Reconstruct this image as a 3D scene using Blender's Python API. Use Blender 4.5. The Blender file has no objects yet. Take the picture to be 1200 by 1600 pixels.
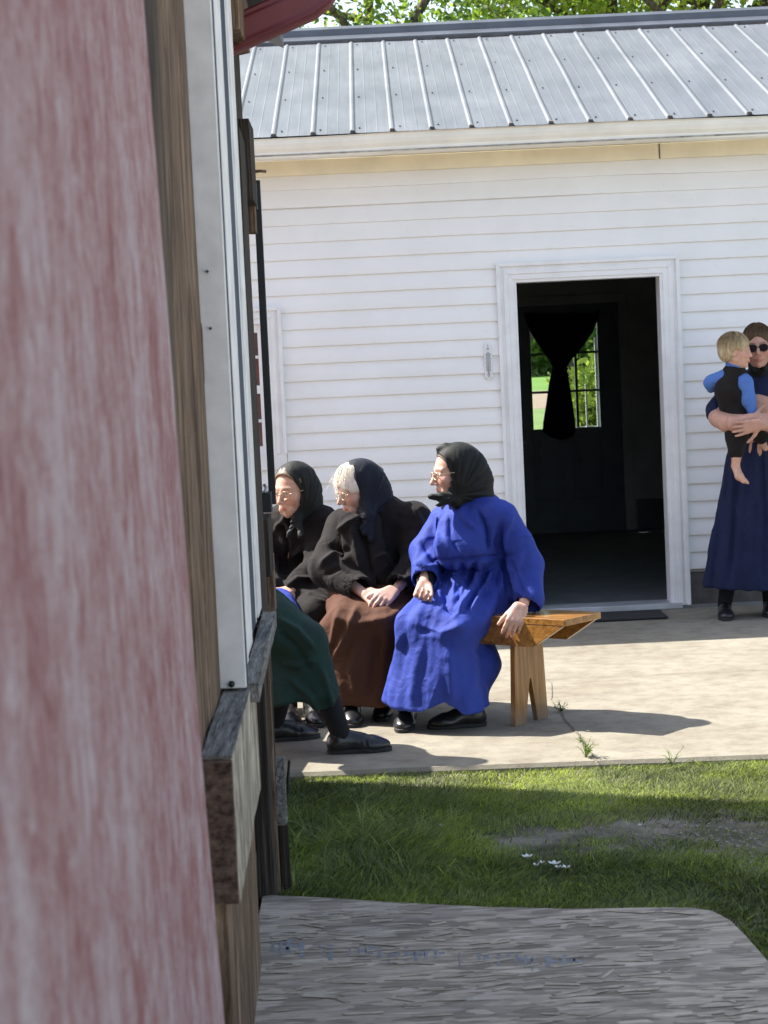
import bpy, math, random
import numpy as np
from math import sin, cos, pi, radians, atan, tan, sqrt
from mathutils import Vector, Matrix
random.seed(7); RS = np.random.RandomState(11)
sc = bpy.context.scene
COL = sc.collection

# ------------------------------------------------------------------ camera, sky, sun, exposure
EYE = 1.6; FPX = 3200.0; PITCH = atan(242/3200.0); ROLL = radians(2.65)
fwd = np.array([0, cos(PITCH), -sin(PITCH)]); up0 = np.array([0, sin(PITCH), cos(PITCH)]); r0 = np.array([1.0, 0, 0])
rc = cos(ROLL)*r0 - sin(ROLL)*up0; uc = sin(ROLL)*r0 + cos(ROLL)*up0
cam = bpy.data.cameras.new('camera'); camo = bpy.data.objects.new('camera', cam); COL.objects.link(camo)
cam.sensor_fit = 'VERTICAL'; cam.sensor_height = 36; cam.sensor_width = 27; cam.lens = 36*FPX/1600
cam.clip_start = 0.02; cam.clip_end = 900
M = Matrix(((rc[0], uc[0], -fwd[0], 0), (rc[1], uc[1], -fwd[1], 0), (rc[2], uc[2], -fwd[2], EYE), (0, 0, 0, 1)))
camo.matrix_world = M
cam.dof.use_dof = True; cam.dof.focus_distance = 9.0; cam.dof.aperture_fstop = 9.5
sc.camera = camo

SUND = np.array([0.775, -0.34, -1.0]); SUND /= np.linalg.norm(SUND)      # direction light travels
el = math.asin(-SUND[2]); az = math.atan2(-SUND[0], -SUND[1])              # azimuth of the sun from +y, clockwise
w = bpy.data.worlds.new("World"); sc.world = w; w.use_nodes = True
nt = w.node_tree; bg = nt.nodes['Background']
sky = nt.nodes.new('ShaderNodeTexSky'); sky.sky_type = 'NISHITA'; sky.sun_disc = False
sky.sun_elevation = el; sky.sun_rotation = az; sky.air_density = 1.0; sky.dust_density = 1.5; sky.ozone_density = 1.0
hs = nt.nodes.new('ShaderNodeHueSaturation'); hs.inputs['Saturation'].default_value = 0.78; nt.links.new(sky.outputs[0], hs.inputs['Color']); nt.links.new(hs.outputs[0], bg.inputs[0]); bg.inputs[1].default_value = 0.12
sl = bpy.data.lights.new('sun', 'SUN'); sl.energy = 4.4; sl.angle = radians(0.53); sl.color = (1.0, 0.95, 0.87)
so = bpy.data.objects.new('sun', sl); COL.objects.link(so)
so.rotation_euler = Vector(SUND).to_track_quat('-Z', 'Y').to_euler(); so.location = (-8, 8, 12)
sc.view_settings.view_transform = 'Standard'; sc.view_settings.look = 'None'; sc.view_settings.gamma = 1.0
sc.view_settings.exposure = 1.55
sc.cycles.max_bounces = 8; sc.cycles.diffuse_bounces = 4

def P(px, py, Y):
    """world point on the photograph's ray through (px,py) at distance Y along the ground"""
    dx, dy = px-600.0, py-800.0
    d = fwd*FPX + rc*dx - uc*dy
    return np.array([0, 0, EYE]) + d*(Y/d[1])
def G(px, py, z=0.0):
    dx, dy = px-600.0, py-800.0
    d = fwd*FPX + rc*dx - uc*dy
    return np.array([0, 0, EYE]) + d*((z-EYE)/d[2])
def PX(p):
    q = np.array(p, float)-np.array([0, 0, EYE]); k = FPX/q.dot(fwd)
    return 600+q.dot(rc)*k, 800-q.dot(uc)*k

# ------------------------------------------------------------------ materials
def rgb(r, g, b): return (r, g, b, 1)
class NT:
    def __init__(s, name, rough=0.6, spec=0.5):
        s.m = bpy.data.materials.new(name); s.m.use_nodes = True; s.t = s.m.node_tree
        s.b = s.t.nodes['Principled BSDF']; s.b.inputs['Roughness'].default_value = rough
        s.b.inputs['Specular IOR Level'].default_value = spec
        s.co = None
    def n(s, typ, **kw):
        x = s.t.nodes.new(typ)
        for k, v in kw.items(): setattr(x, k, v)
        return x
    def l(s, a, b): s.t.links.new(a, b)
    def coord(s, scale=(1, 1, 1), rot=(0, 0, 0), loc=(0, 0, 0)):
        if s.co is None: s.co = s.n('ShaderNodeTexCoord')
        mp = s.n('ShaderNodeMapping'); s.l(s.co.outputs['Object'], mp.inputs[0])
        mp.inputs['Scale'].default_value = scale; mp.inputs['Rotation'].default_value = rot; mp.inputs['Location'].default_value = loc
        return mp.outputs[0]
    def noise(s, vec, scale, detail=4, rough=0.55, dist=0.0):
        x = s.n('ShaderNodeTexNoise'); s.l(vec, x.inputs['Vector']); x.inputs['Scale'].default_value = scale
        x.inputs['Detail'].default_value = detail; x.inputs['Roughness'].default_value = rough; x.inputs['Distortion'].default_value = dist
        return x.outputs['Fac']
    def ramp(s, fac, stops):
        x = s.n('ShaderNodeValToRGB'); s.l(fac, x.inputs[0]); e = x.color_ramp.elements
        while len(e) < len(stops): e.new(0.5)
        for i, (p, c) in enumerate(stops):
            e[i].position = p; e[i].color = c if len(c) == 4 else (c[0], c[1], c[2], 1)
        return x.outputs[0]
    def mix(s, fac, a, b, mode='MIX'):
        x = s.n('ShaderNodeMix', data_type='RGBA', blend_type=mode)
        if hasattr(fac, 'is_linked') or not isinstance(fac, (int, float)): s.l(fac, x.inputs[0])
        else: x.inputs[0].default_value = fac
        for i, v in ((6, a), (7, b)):
            if isinstance(v, tuple): x.inputs[i].default_value = v if len(v) == 4 else (v[0], v[1], v[2], 1)
            else: s.l(v, x.inputs[i])
        return x.outputs[2]
    def bump(s, h, strength=0.3, dist=0.01):
        x = s.n('ShaderNodeBump'); x.inputs['Strength'].default_value = strength; x.inputs['Distance'].default_value = dist
        if s.b.inputs['Normal'].is_linked:
            s.l(s.b.inputs['Normal'].links[0].from_socket, x.inputs['Normal'])
        s.l(h, x.inputs['Height']); s.l(x.outputs[0], s.b.inputs['Normal'])
    def col(s, c):
        if isinstance(c, tuple): s.b.inputs['Base Color'].default_value = c if len(c) == 4 else (c[0], c[1], c[2], 1)
        else: s.l(c, s.b.inputs['Base Color'])
    def math(s, op, a, b=0.0):
        x = s.n('ShaderNodeMath', operation=op)
        for i, v in ((0, a), (1, b)):
            if isinstance(v, (int, float)): x.inputs[i].default_value = v
            else: s.l(v, x.inputs[i])
        return x.outputs[0]

def simple(name, c, rough=0.6, var=0.15, scale=8, spec=0.5, metal=0, bump=0.0, bscale=60):
    m = NT(name, rough, spec); v = m.coord()
    n = m.noise(v, scale, 5)
    lo = tuple(x*(1-var) for x in c); hi = tuple(min(1, x*(1+var)) for x in c)
    m.col(m.ramp(n, [(0.3, lo), (0.7, hi)])); m.b.inputs['Metallic'].default_value = metal
    if bump: m.bump(m.noise(v, bscale, 3), bump, 0.004)
    return m.m
def cloth(name, c, rough=0.85, sheen=0.15, weave=900, var=0.12, wr=0.5):
    m = NT(name, rough, 0.25); v = m.coord()
    n = m.noise(v, 6, 4); lo = tuple(x*(1-var) for x in c); hi = tuple(x*(1+var) for x in c)
    m.col(m.ramp(n, [(0.3, lo), (0.7, hi)]))
    m.b.inputs['Sheen Weight'].default_value = sheen; m.b.inputs['Sheen Roughness'].default_value = 0.5
    m.b.inputs['Sheen Tint'].default_value = (min(1, c[0]*3+.1), min(1, c[1]*3+.1), min(1, c[2]*3+.1), 1)
    m.bump(m.noise(v, 14, 3, 0.5, 0.6), wr, 0.012); m.bump(m.noise(v, 45, 3, 0.5, 1.0), wr*0.3, 0.004); m.bump(m.noise(v, weave, 1), 0.12, 0.001)
    return m.m

# siding: white vinyl with embossed grain and grime
def m_siding():
    m = NT('white_vinyl', 0.45, 0.4); v = m.coord()
    a = m.noise(v, 2.2, 5, 0.6); d = m.noise(m.coord((3, 1, 30)), 5, 4)
    c = m.ramp(a, [(0.3, (0.80, 0.80, 0.785)), (0.65, (0.86, 0.86, 0.85))])
    c = m.mix(m.ramp(m.noise(m.coord((1, 1, 1)), 24, 4, 0.65), [(0.62, (0, 0, 0)), (0.85, (0.35, 0.35, 0.35))]), c, (0.55, 0.56, 0.55))
    m.col(c); m.bump(m.noise(m.coord((4, 1, 40)), 10, 4), 0.12, 0.003); m.bump(a, 0.25, 0.02)
    return m.m
def m_trim():
    m = NT('white_trim', 0.4, 0.5); v = m.coord(); a = m.noise(v, 9, 5)
    c = m.ramp(a, [(0.25, (0.72, 0.72, 0.71)), (0.6, (0.82, 0.82, 0.82))])
    c = m.mix(m.ramp(m.noise(m.coord((18, 18, 2.5)), 6, 4), [(0.6, (0, 0, 0)), (0.85, (0.4, 0.4, 0.4))]), c, (0.5, 0.48, 0.44))
    m.col(c); m.bump(a, 0.1, 0.003); return m.m
def m_roof():
    m = NT('galvanised_roof', 0.42, 0.5); v = m.coord((1, 0.35, 1)); 
    a = m.noise(v, 3, 6, 0.6); s = m.noise(m.coord((14, 0.7, 1)), 3, 5)
    c = m.ramp(a, [(0.3, (0.115, 0.126, 0.140)), (0.7, (0.16, 0.173, 0.188))])
    c = m.mix(m.ramp(s, [(0.45, (0, 0, 0)), (0.8, (0.55, 0.55, 0.55))]), c, (0.095, 0.10, 0.108))
    c = m.mix(m.ramp(m.noise(m.coord(), 30, 3, 0.7), [(0.68, (0, 0, 0)), (0.78, (0.6, 0.6, 0.6))]), c, (0.4, 0.4, 0.38))
    m.col(c); m.b.inputs['Metallic'].default_value = 0.1
    m.l(m.ramp(a, [(0.3, (0.4, 0.4, 0.4)), (0.7, (0.55, 0.55, 0.55))]), m.b.inputs['Roughness'])
    m.bump(m.noise(m.coord((1, 0.2, 1)), 7, 3), 0.3, 0.01); return m.m
def m_concrete():
    m = NT('concrete', 0.9, 0.3); v = m.coord()
    a = m.noise(v, 1.3, 6, 0.6); b = m.noise(v, 9, 6, 0.7); f = m.noise(v, 130, 3, 0.6)
    c = m.ramp(a, [(0.25, (0.205, 0.176, 0.130)), (0.5, (0.262, 0.238, 0.186)), (0.75, (0.310, 0.287, 0.228))])
    c = m.mix(0.8, c, m.ramp(b, [(0.3, (0.6, 0.55, 0.55)), (0.55, (0.95, 0.95, 0.95)), (0.8, (1.1, 1.1, 1.1))]), 'MULTIPLY')
    c = m.mix(0.35, c, m.ramp(f, [(0.35, (0.7, 0.7, 0.7)), (0.65, (1, 1, 1))]), 'MULTIPLY')
    st = m.noise(m.coord((0.6, 2.2, 1)), 2.4, 6, 0.7)
    c = m.mix(m.ramp(st, [(0.58, (0, 0, 0)), (0.75, (0.5, 0.5, 0.5))]), c, (0.30, 0.27, 0.22))
    c = m.mix(m.ramp(m.noise(m.coord((1, 1, 1), loc=(4, 4, 0)), 55, 2, 0.5), [(0.70, (0, 0, 0)), (0.74, (0.6, 0.6, 0.6))]), c, (0.13, 0.11, 0.085))
    m.col(c); m.bump(f, 0.45, 0.004); m.bump(b, 0.3, 0.012); return m.m
def m_ground():
    m = NT('soil', 0.95, 0.2); v = m.coord()
    a = m.noise(v, 2.5, 6, 0.65); b = m.noise(v, 60, 4, 0.7)
    c = m.ramp(a, [(0.35, (0.07, 0.075, 0.035)), (0.48, (0.15, 0.135, 0.10)), (0.65, (0.33, 0.29, 0.24))])
    c = m.mix(0.6, c, m.ramp(b, [(0.3, (0.5, 0.5, 0.5)), (0.7, (1.2, 1.2, 1.2))]), 'MULTIPLY')
    m.col(c); m.bump(b, 0.6, 0.01); return m.m
def m_field(name, c1, c2, sc_=1.2):
    m = NT(name, 0.95, 0.15); v = m.coord(); a = m.noise(v, sc_, 6, 0.65)
    m.col(m.ramp(a, [(0.3, c1), (0.7, c2)])); m.bump(m.noise(v, 20, 4), 0.5, 0.05); return m.m
def m_oldwood(name, c1, c2, c3, sy=30, sz=1.6, sx=60, bump=0.7, dark=(0.03, 0.022, 0.016), rot=(0, 0, 0)):
    """weathered wood with grain along z (after rot)"""
    m = NT(name, 0.85, 0.25)
    g = m.noise(m.coord((sx, sy, sz), rot), 1.0, 6, 0.65, 0.6); g2 = m.noise(m.coord((sx*3.2, sy*3.2, sz*1.6), rot), 1.0, 5, 0.7)
    big = m.noise(m.coord(), 3.0, 4)
    c = m.ramp(g, [(0.28, dark), (0.4, c1), (0.55, c2), (0.72, c3)])
    c = m.mix(0.85, c, m.ramp(g2, [(0.36, (0.25, 0.22, 0.19)), (0.5, (0.95, 0.95, 0.95)), (0.66, (1.45, 1.4, 1.3))]), 'MULTIPLY')
    c = m.mix(0.5, c, m.ramp(big, [(0.3, (0.6, 0.6, 0.6)), (0.7, (1.1, 1.1, 1.1))]), 'MULTIPLY')
    m.col(c); m.bump(g, bump, 0.012); m.bump(g2, bump*0.7, 0.005); return m.m
def m_redpaint():
    m = NT('faded_red_paint', 0.8, 0.3)
    a = m.noise(m.coord((20, 20, 13)), 1.0, 8, 0.75, 0.8); b = m.noise(m.coord((3, 4, 1.8)), 1.0, 4, 0.6, 0.8)
    f = m.noise(m.coord((90, 80, 70)), 1.0, 6, 0.8, 1.0)
    s = m.math('ADD', m.math('MULTIPLY', a, 0.5), m.math('ADD', m.math('MULTIPLY', b, 0.33), m.math('MULTIPLY', f, 0.3)))
    c = m.ramp(s, [(0.42, (0.20, 0.068, 0.066)), (0.49, (0.27, 0.115, 0.112)), (0.55, (0.335, 0.195, 0.19)), (0.61, (0.405, 0.295, 0.292)), (0.71, (0.50, 0.43, 0.43))])
    cr = m.noise(m.coord((6, 14, 1.3), loc=(3, 1, 2)), 1.0, 4, 0.5)
    c = m.mix(m.ramp(cr, [(0.22, (1, 1, 1)), (0.27, (0, 0, 0))]), c, (0.07, 0.03, 0.035))
    m.col(c); m.bump(s, 0.7, 0.008); m.bump(f, 0.5, 0.002); return m.m
def m_osb():
    m = NT('strand_board', 0.8, 0.25)
    cols = []; 
    base = None
    for k, (rot, sx, sy, loc) in enumerate((((0, 0, 0.03), 9, 42, 0.0), ((0, 0, -0.16), 11, 36, 7.3), ((0, 0, 0.6), 12, 38, 3.1))):
        vo = m.n('ShaderNodeTexVoronoi', feature='F1'); 
        wv = m.coord((sx, sy, 1), rot, (loc, loc, 0))
        dn = m.n('ShaderNodeTexNoise'); m.l(wv, dn.inputs['Vector']); dn.inputs['Scale'].default_value = 1.2
        ad = m.n('ShaderNodeVectorMath', operation='ADD'); m.l(wv, ad.inputs[0]); sc_ = m.n('ShaderNodeVectorMath', operation='SCALE'); sc_.inputs['Scale'].default_value = 0.5; m.l(dn.outputs['Color'], sc_.inputs[0]); m.l(sc_.outputs[0], ad.inputs[1])
        m.l(ad.outputs[0], vo.inputs['Vector']); vo.inputs['Scale'].default_value = 1.0
        sep = m.n('ShaderNodeSeparateColor'); m.l(vo.outputs['Color'], sep.inputs[0])
        cols.append((sep.outputs[0], sep.outputs[1], vo.outputs['Distance']))
    c1 = m.ramp(cols[0][0], [(0.0, (0.24, 0.215, 0.18)), (0.5, (0.39, 0.355, 0.31)), (1.0, (0.56, 0.52, 0.45))])
    c2 = m.ramp(cols[1][0], [(0.0, (0.26, 0.235, 0.20)), (0.6, (0.43, 0.39, 0.34)), (1.0, (0.60, 0.56, 0.49))])
    c3 = m.ramp(cols[2][0], [(0.0, (0.40, 0.36, 0.31)), (1.0, (0.64, 0.59, 0.51))])
    c = m.mix(m.ramp(cols[1][1], [(0.5, (0, 0, 0)), (0.53, (1, 1, 1))]), c1, c2)
    c = m.mix(m.ramp(cols[2][1], [(0.86, (0, 0, 0)), (0.88, (1, 1, 1))]), c, c3)
    g = m.noise(m.coord((7, 130, 1)), 1.0, 6, 0.72, 0.15)
    c = m.mix(0.8, c, m.ramp(g, [(0.36, (0.35, 0.32, 0.29)), (0.47, (0.9, 0.88, 0.86)), (0.55, (1, 1, 1)), (0.68, (1.45, 1.42, 1.36))]), 'MULTIPLY')
    gaps = m.noise(m.coord((5, 75, 1), (0, 0, 0.03)), 1.0, 3, 0.5, 0.2)
    c = m.mix(m.ramp(gaps, [(0.26, (1, 1, 1)), (0.30, (0, 0, 0))]), c, (0.10, 0.085, 0.072))
    big = m.noise(m.coord((1, 1, 1)), 2.2, 4, 0.5)
    c = m.mix(0.6, c, m.ramp(big, [(0.35, (0.80, 0.71, 0.62)), (0.65, (1.10, 0.95, 0.79))]), 'MULTIPLY')
    m.col(c)
    hh = m.math('ADD', m.math('MULTIPLY', cols[0][0], 0.5), m.math('MULTIPLY', cols[1][0], 0.5))
    m.bump(hh, 0.35, 0.004); m.bump(g, 0.5, 0.003); m.bump(gaps, 0.6, 0.006); return m.m
def m_varnish(name='varnished_pine', vertical=False):
    m = NT(name, 0.3, 0.5)
    if vertical: v1 = m.coord((26, 26, 1.6)); v2 = m.coord((90, 90, 5)); v3 = m.coord((5, 5, 0.7))
    else: v1 = m.coord((1.6, 30, 30), (0, 0, radians(39.7))); v2 = m.coord((5, 110, 110), (0, 0, radians(39.7))); v3 = m.coord((0.7, 6, 6), (0, 0, radians(39.7)))
    g = m.noise(v1, 1.0, 5, 0.6, 1.4); g2 = m.noise(v2, 1.0, 4, 0.6); g3 = m.noise(v3, 1.0, 3)
    c = m.ramp(g, [(0.3, (0.17, 0.070, 0.014)), (0.48, (0.33, 0.155, 0.036)), (0.7, (0.45, 0.24, 0.07))])
    c = m.mix(0.6, c, m.ramp(g2, [(0.35, (0.6, 0.55, 0.5)), (0.6, (1.05, 1.05, 1.05))]), 'MULTIPLY')
    c = m.mix(0.6, c, m.ramp(g3, [(0.3, (0.7, 0.62, 0.55)), (0.7, (1.15, 1.12, 1.05))]), 'MULTIPLY')
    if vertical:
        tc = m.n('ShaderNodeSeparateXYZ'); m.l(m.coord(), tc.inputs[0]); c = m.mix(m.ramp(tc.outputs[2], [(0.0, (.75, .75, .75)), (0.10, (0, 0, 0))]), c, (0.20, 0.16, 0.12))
    m.col(c); m.bump(g, 0.1, 0.003); m.b.inputs['Coat Weight'].default_value = 0.25; return m.m
def m_leaf(name, c1, c2, trans=0.45):
    m = NT(name, 0.55, 0.3); oi = m.n('ShaderNodeNewGeometry')
    n = m.noise(m.coord(), 2.5, 3); r = m.n('ShaderNodeAttribute', attribute_name='lv')
    c = m.ramp(r.outputs['Fac'], [(0.0, c1), (1.0, c2)])
    m.col(c)
    tr = m.n('ShaderNodeBsdfTranslucent'); m.l(m.mix(1.0, c, (1.5, 1.6, 0.7), 'MULTIPLY'), tr.inputs[0])
    mx = m.n('ShaderNodeMixShader'); mx.inputs[0].default_value = trans
    out = m.t.nodes['Material Output']; m.l(m.b.outputs[0], mx.inputs[1]); m.l(tr.outputs[0], mx.inputs[2]); m.l(mx.outputs[0], out.inputs[0])
    return m.m
def m_skin(name, c):
    m = NT(name, 0.5, 0.4); at = m.n('ShaderNodeAttribute', attribute_name='skin')
    n = m.noise(m.coord(), 45, 4)
    cc = m.mix(1.0, at.outputs['Color'], m.ramp(n, [(0.3, (0.88, 0.84, 0.82)), (0.7, (1.06, 1.04, 1.02))]), 'MULTIPLY')
    m.col(cc); m.b.inputs['Subsurface Weight'].default_value = 0.12; m.b.inputs['Subsurface Radius'].default_value = (0.5, 0.2, 0.1)
    m.b.inputs['Subsurface Scale'].default_value = 0.02
    m.bump(m.noise(m.coord(), 110, 3), 0.25, 0.002); return m.m
def m_glass(name, tint=(0.9, 0.95, 0.95)):
    m = NT(name, 0.02, 0.5); m.col(tint)
    tr = m.n('ShaderNodeBsdfTransparent'); tr.inputs[0].default_value = (*tint, 1); gl = m.n('ShaderNodeBsdfGlossy'); gl.inputs['Roughness'].default_value = 0.02
    lw = m.n('ShaderNodeLayerWeight'); lw.inputs[0].default_value = 0.5; fr = m.math('ADD', m.math('MULTIPLY', m.math('POWER', lw.outputs['Facing'], 4.0), 0.6), 0.04)
    mx = m.n('ShaderNodeMixShader'); m.l(fr, mx.inputs[0]); m.l(tr.outputs[0], mx.inputs[1]); m.l(gl.outputs[0], mx.inputs[2])
    m.l(mx.outputs[0], m.t.nodes['Material Output'].inputs[0]); return m.m

MAT = {}
MAT['siding'] = m_siding(); MAT['trim'] = m_trim(); MAT['roof'] = m_roof(); MAT['concrete'] = m_concrete(); MAT['ground'] = m_ground()
MAT['ridge'] = simple('dark_ridge_metal', (0.10, 0.11, 0.13), 0.45, 0.2, 5, metal=0.3)
MAT['white_metal'] = simple('gutter_white', (0.84, 0.82, 0.74), 0.4, 0.08, 5)
MAT['bounce_cream'] = simple('bounce_tinted_eave', (0.84, 0.78, 0.60), 0.5, 0.08, 5)  # warm bounce light under the eave is put into this cream colour
MAT['dirtline'] = simple('gutter_grime', (0.33, 0.31, 0.27), 0.8, 0.5, 14)
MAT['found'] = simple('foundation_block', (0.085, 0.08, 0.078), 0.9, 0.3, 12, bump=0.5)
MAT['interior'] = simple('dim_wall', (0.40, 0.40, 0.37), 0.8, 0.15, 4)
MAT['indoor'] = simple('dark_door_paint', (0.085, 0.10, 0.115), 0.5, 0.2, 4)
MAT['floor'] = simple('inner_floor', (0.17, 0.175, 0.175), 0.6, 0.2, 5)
MAT['black_cloth'] = cloth('curtain_cloth', (0.004, 0.004, 0.005), 0.9, 0.0)
MAT['glass'] = m_glass('window_glass')
MAT['red_reflection'] = simple('red_barn_reflection', (0.20, 0.05, 0.04), 0.3, 0.5, 6)  # the red barn's reflection put into the colour
MAT['redpaint'] = m_redpaint()
MAT['barnwood'] = m_oldwood('rough_barn_wood', (0.10, 0.062, 0.038), (0.20, 0.132, 0.085), (0.34, 0.25, 0.17), sy=17, sz=3.0, sx=17, bump=1.0)
MAT['greywood'] = m_oldwood('grey_weathered_wood', (0.13, 0.12, 0.11), (0.24, 0.23, 0.21), (0.36, 0.345, 0.32), sy=5, sz=60, sx=90, bump=0.6)
MAT['plankface'] = m_oldwood('tan_weathered_plank', (0.26, 0.22, 0.165), (0.46, 0.40, 0.31), (0.64, 0.58, 0.48), sy=10, sz=6, sx=30, bump=0.8)
MAT['endgrain'] = m_oldwood('brown_end_grain', (0.10, 0.062, 0.045), (0.15, 0.10, 0.075), (0.20, 0.14, 0.105), sy=20, sz=40, sx=18, bump=0.4)
MAT['darkwood'] = m_oldwood('dark_old_wood', (0.03, 0.023, 0.018), (0.06, 0.046, 0.036), (0.11, 0.085, 0.065), sy=40, sz=2.0, sx=60, bump=0.7)
MAT['alu'] = simple('white_aluminium', (0.78, 0.75, 0.71), 0.5, 0.16, 9, bump=0.1, bscale=30); MAT['alu'].name = 'white_aluminium'
MAT['alugrey'] = simple('grey_aluminium', (0.42, 0.43, 0.45), 0.45, 0.15, 9, metal=0.3)
MAT['darkglass'] = simple('dark_pane', (0.07, 0.08, 0.10), 0.7, 0.2, 3, spec=0.1)
MAT['darkbrown'] = m_oldwood('shadow_gap_brown', (0.05, 0.034, 0.022), (0.10, 0.068, 0.045), (0.16, 0.11, 0.075), sy=9, sz=2.0, sx=9, bump=0.8)
MAT['blacksteel'] = simple('black_steel', (0.012, 0.012, 0.014), 0.45, 0.3, 20)
MAT['downspout'] = simple('maroon_downspout', (0.15, 0.027, 0.03), 0.45, 0.15, 6)
MAT['osb'] = m_osb(); MAT['varnish'] = m_varnish(); MAT['varnishleg'] = m_varnish('varnished_leg', True)
MAT['stamp'] = simple('blue_ink', (0.235, 0.235, 0.25), 0.85, 0.3, 60)
MAT['bark'] = m_oldwood('bark', (0.07, 0.055, 0.042), (0.13, 0.105, 0.08), (0.20, 0.17, 0.14), sy=9, sz=2, sx=9)
MAT['leafA'] = m_leaf('spring_leaf', (0.16, 0.22, 0.05), (0.42, 0.46, 0.14), 0.55)
MAT['leafB'] = m_leaf('dark_leaf', (0.05, 0.10, 0.025), (0.20, 0.28, 0.07), 0.5)
MAT['grass'] = m_leaf('grass_blade', (0.018, 0.030, 0.016), (0.42, 0.48, 0.17), 0.5)
MAT['rubber'] = simple('rubber_mat', (0.02, 0.02, 0.02), 0.9, 0.2, 30)
MAT['leather'] = simple('black_leather', (0.014, 0.014, 0.015), 0.3, 0.3, 30, bump=0.25, bscale=40)
MAT['sole'] = simple('black_rubber_sole', (0.012, 0.012, 0.012), 0.7, 0.2, 20)
MAT['lace'] = simple('shoe_lace', (0.02, 0.02, 0.02), 0.8, 0.2, 50)
MAT['wire'] = simple('gold_wire', (0.55, 0.42, 0.28), 0.3, 0.1, 20, metal=0.9)
MAT['lens'] = m_glass('clear_lens', (0.97, 0.97, 0.96))
MAT['darklens'] = simple('dark_lens', (0.012, 0.010, 0.012), 0.1, 0.1, 20)
MAT['petal'] = simple('white_petal', (0.75, 0.75, 0.7), 0.6, 0.1, 20)
MAT['stone'] = simple('pale_stone', (0.5, 0.48, 0.44), 0.8, 0.2, 20)

# ------------------------------------------------------------------ object helpers
def tag(o, label=None, cat=None, group=None, kind=None):
    if label: o['label'] = label
    if cat: o['category'] = cat
    if group: o['group'] = group
    if kind: o['kind'] = kind
    return o
def thing(name, label, cat, loc=(0, 0, 0), group=None):
    o = bpy.data.objects.new(name, None); COL.objects.link(o); o.location = tuple(float(x) for x in loc)
    o.empty_display_size = 0.1; tag(o, label, cat, group); return o
def rootloc(o):
    l = np.zeros(3)
    while o is not None:
        l += np.array(o.location); o = o.parent
    return l
def mesh_obj(name, V, F, mat, parent=None, smooth=False, origin=None, mats=None, mi=None, sharp=None):
    V = np.array(V, float).reshape(-1, 3)
    off = rootloc(parent) if parent is not None else np.zeros(3)
    loc = np.zeros(3)
    if parent is None and origin is not None: loc = np.array(origin, float)
    me = bpy.data.meshes.new(name); me.from_pydata((V-off-loc).tolist(), [], [tuple(int(i) for i in f) for f in F] if not isinstance(F, np.ndarray) else F.tolist())
    for m in (mats or [mat]): me.materials.append(m)
    if mi is not None: me.polygons.foreach_set('material_index', np.array(mi, dtype=np.int32))
    if smooth:
        me.polygons.foreach_set('use_smooth', [True]*len(me.polygons))
        if sharp: me.set_sharp_from_angle(angle=radians(sharp))
    me.update(); o = bpy.data.objects.new(name, me); COL.objects.link(o); o.location = tuple(loc)
    if parent is not None: o.parent = parent
    return o
class MB:
    """collects world-space boxes, prisms and tubes for one mesh"""
    def __init__(s): s.V = []; s.F = []
    def add(s, V, F):
        n = len(s.V); s.V += [tuple(float(c) for c in v) for v in V]; s.F += [tuple(int(i)+n for i in f) for f in F]; return s
    def box(s, lo, hi, ax=None, org=None, jit=0.0):
        x0, y0, z0 = lo; x1, y1, z1 = hi
        V = [(x0, y0, z0), (x1, y0, z0), (x1, y1, z0), (x0, y1, z0), (x0, y0, z1), (x1, y0, z1), (x1, y1, z1), (x0, y1, z1)]
        if ax is not None:
            A = np.array(ax, float); o_ = np.array(org, float); V = [tuple(o_+v[0]*A[0]+v[1]*A[1]+v[2]*A[2]) for v in np.array(V)]
        return s.add(V, [(0, 3, 2, 1), (4, 5, 6, 7), (0, 1, 5, 4), (1, 2, 6, 5), (2, 3, 7, 6), (3, 0, 4, 7)])
    def prism(s, poly, vec):
        n = len(poly); v = np.array(vec, float); V = [np.array(p, float) for p in poly]; V = V+[p+v for p in V]
        F = [tuple(range(n))[::-1], tuple(range(n, 2*n))]+[(i, (i+1) % n, n+(i+1) % n, n+i) for i in range(n)]
        return s.add(V, F)
    def tube(s, pts, r, seg=8, cap=True, flat=None):
        pts = [np.array(p, float) for p in pts]; n = len(pts); rr = [r]*n if isinstance(r, (int, float)) else list(r)
        V = []; F = []; ref = None
        for i, p in enumerate(pts):
            t = pts[min(i+1, n-1)]-pts[max(i-1, 0)]; t = t/(np.linalg.norm(t)+1e-12)
            if ref is None:
                ref = np.cross(t, (0, 0, 1)); 
                if np.linalg.norm(ref) < 1e-3: ref = np.cross(t, (1, 0, 0))
            a = ref-t*ref.dot(t); a /= np.linalg.norm(a); ref = a; b = np.cross(t, a)
            for k in range(seg):
                th = 2*pi*k/seg; V.append(p+rr[i]*(cos(th)*a+sin(th)*b))
        for i in range(n-1):
            for k in range(seg): F.append((i*seg+k, i*seg+(k+1) % seg, (i+1)*seg+(k+1) % seg, (i+1)*seg+k))
        if cap: F.append(tuple(range(seg))[::-1]); F.append(tuple((n-1)*seg+k for k in range(seg)))
        return s.add(V, F)
    def build(s, name, mat, parent=None, smooth=False, sharp=None, bevel=0.0, origin=None):
        o = mesh_obj(name, s.V, s.F, mat, parent, smooth or bevel > 0, origin=origin, sharp=sharp or (40 if bevel > 0 else None))
        if bevel > 0:
            m = o.modifiers.new('bevel', 'BEVEL'); m.width = bevel; m.segments = 2; m.limit_method = 'ANGLE'; m.angle_limit = radians(40)
            m.harden_normals = False
        return o
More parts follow.
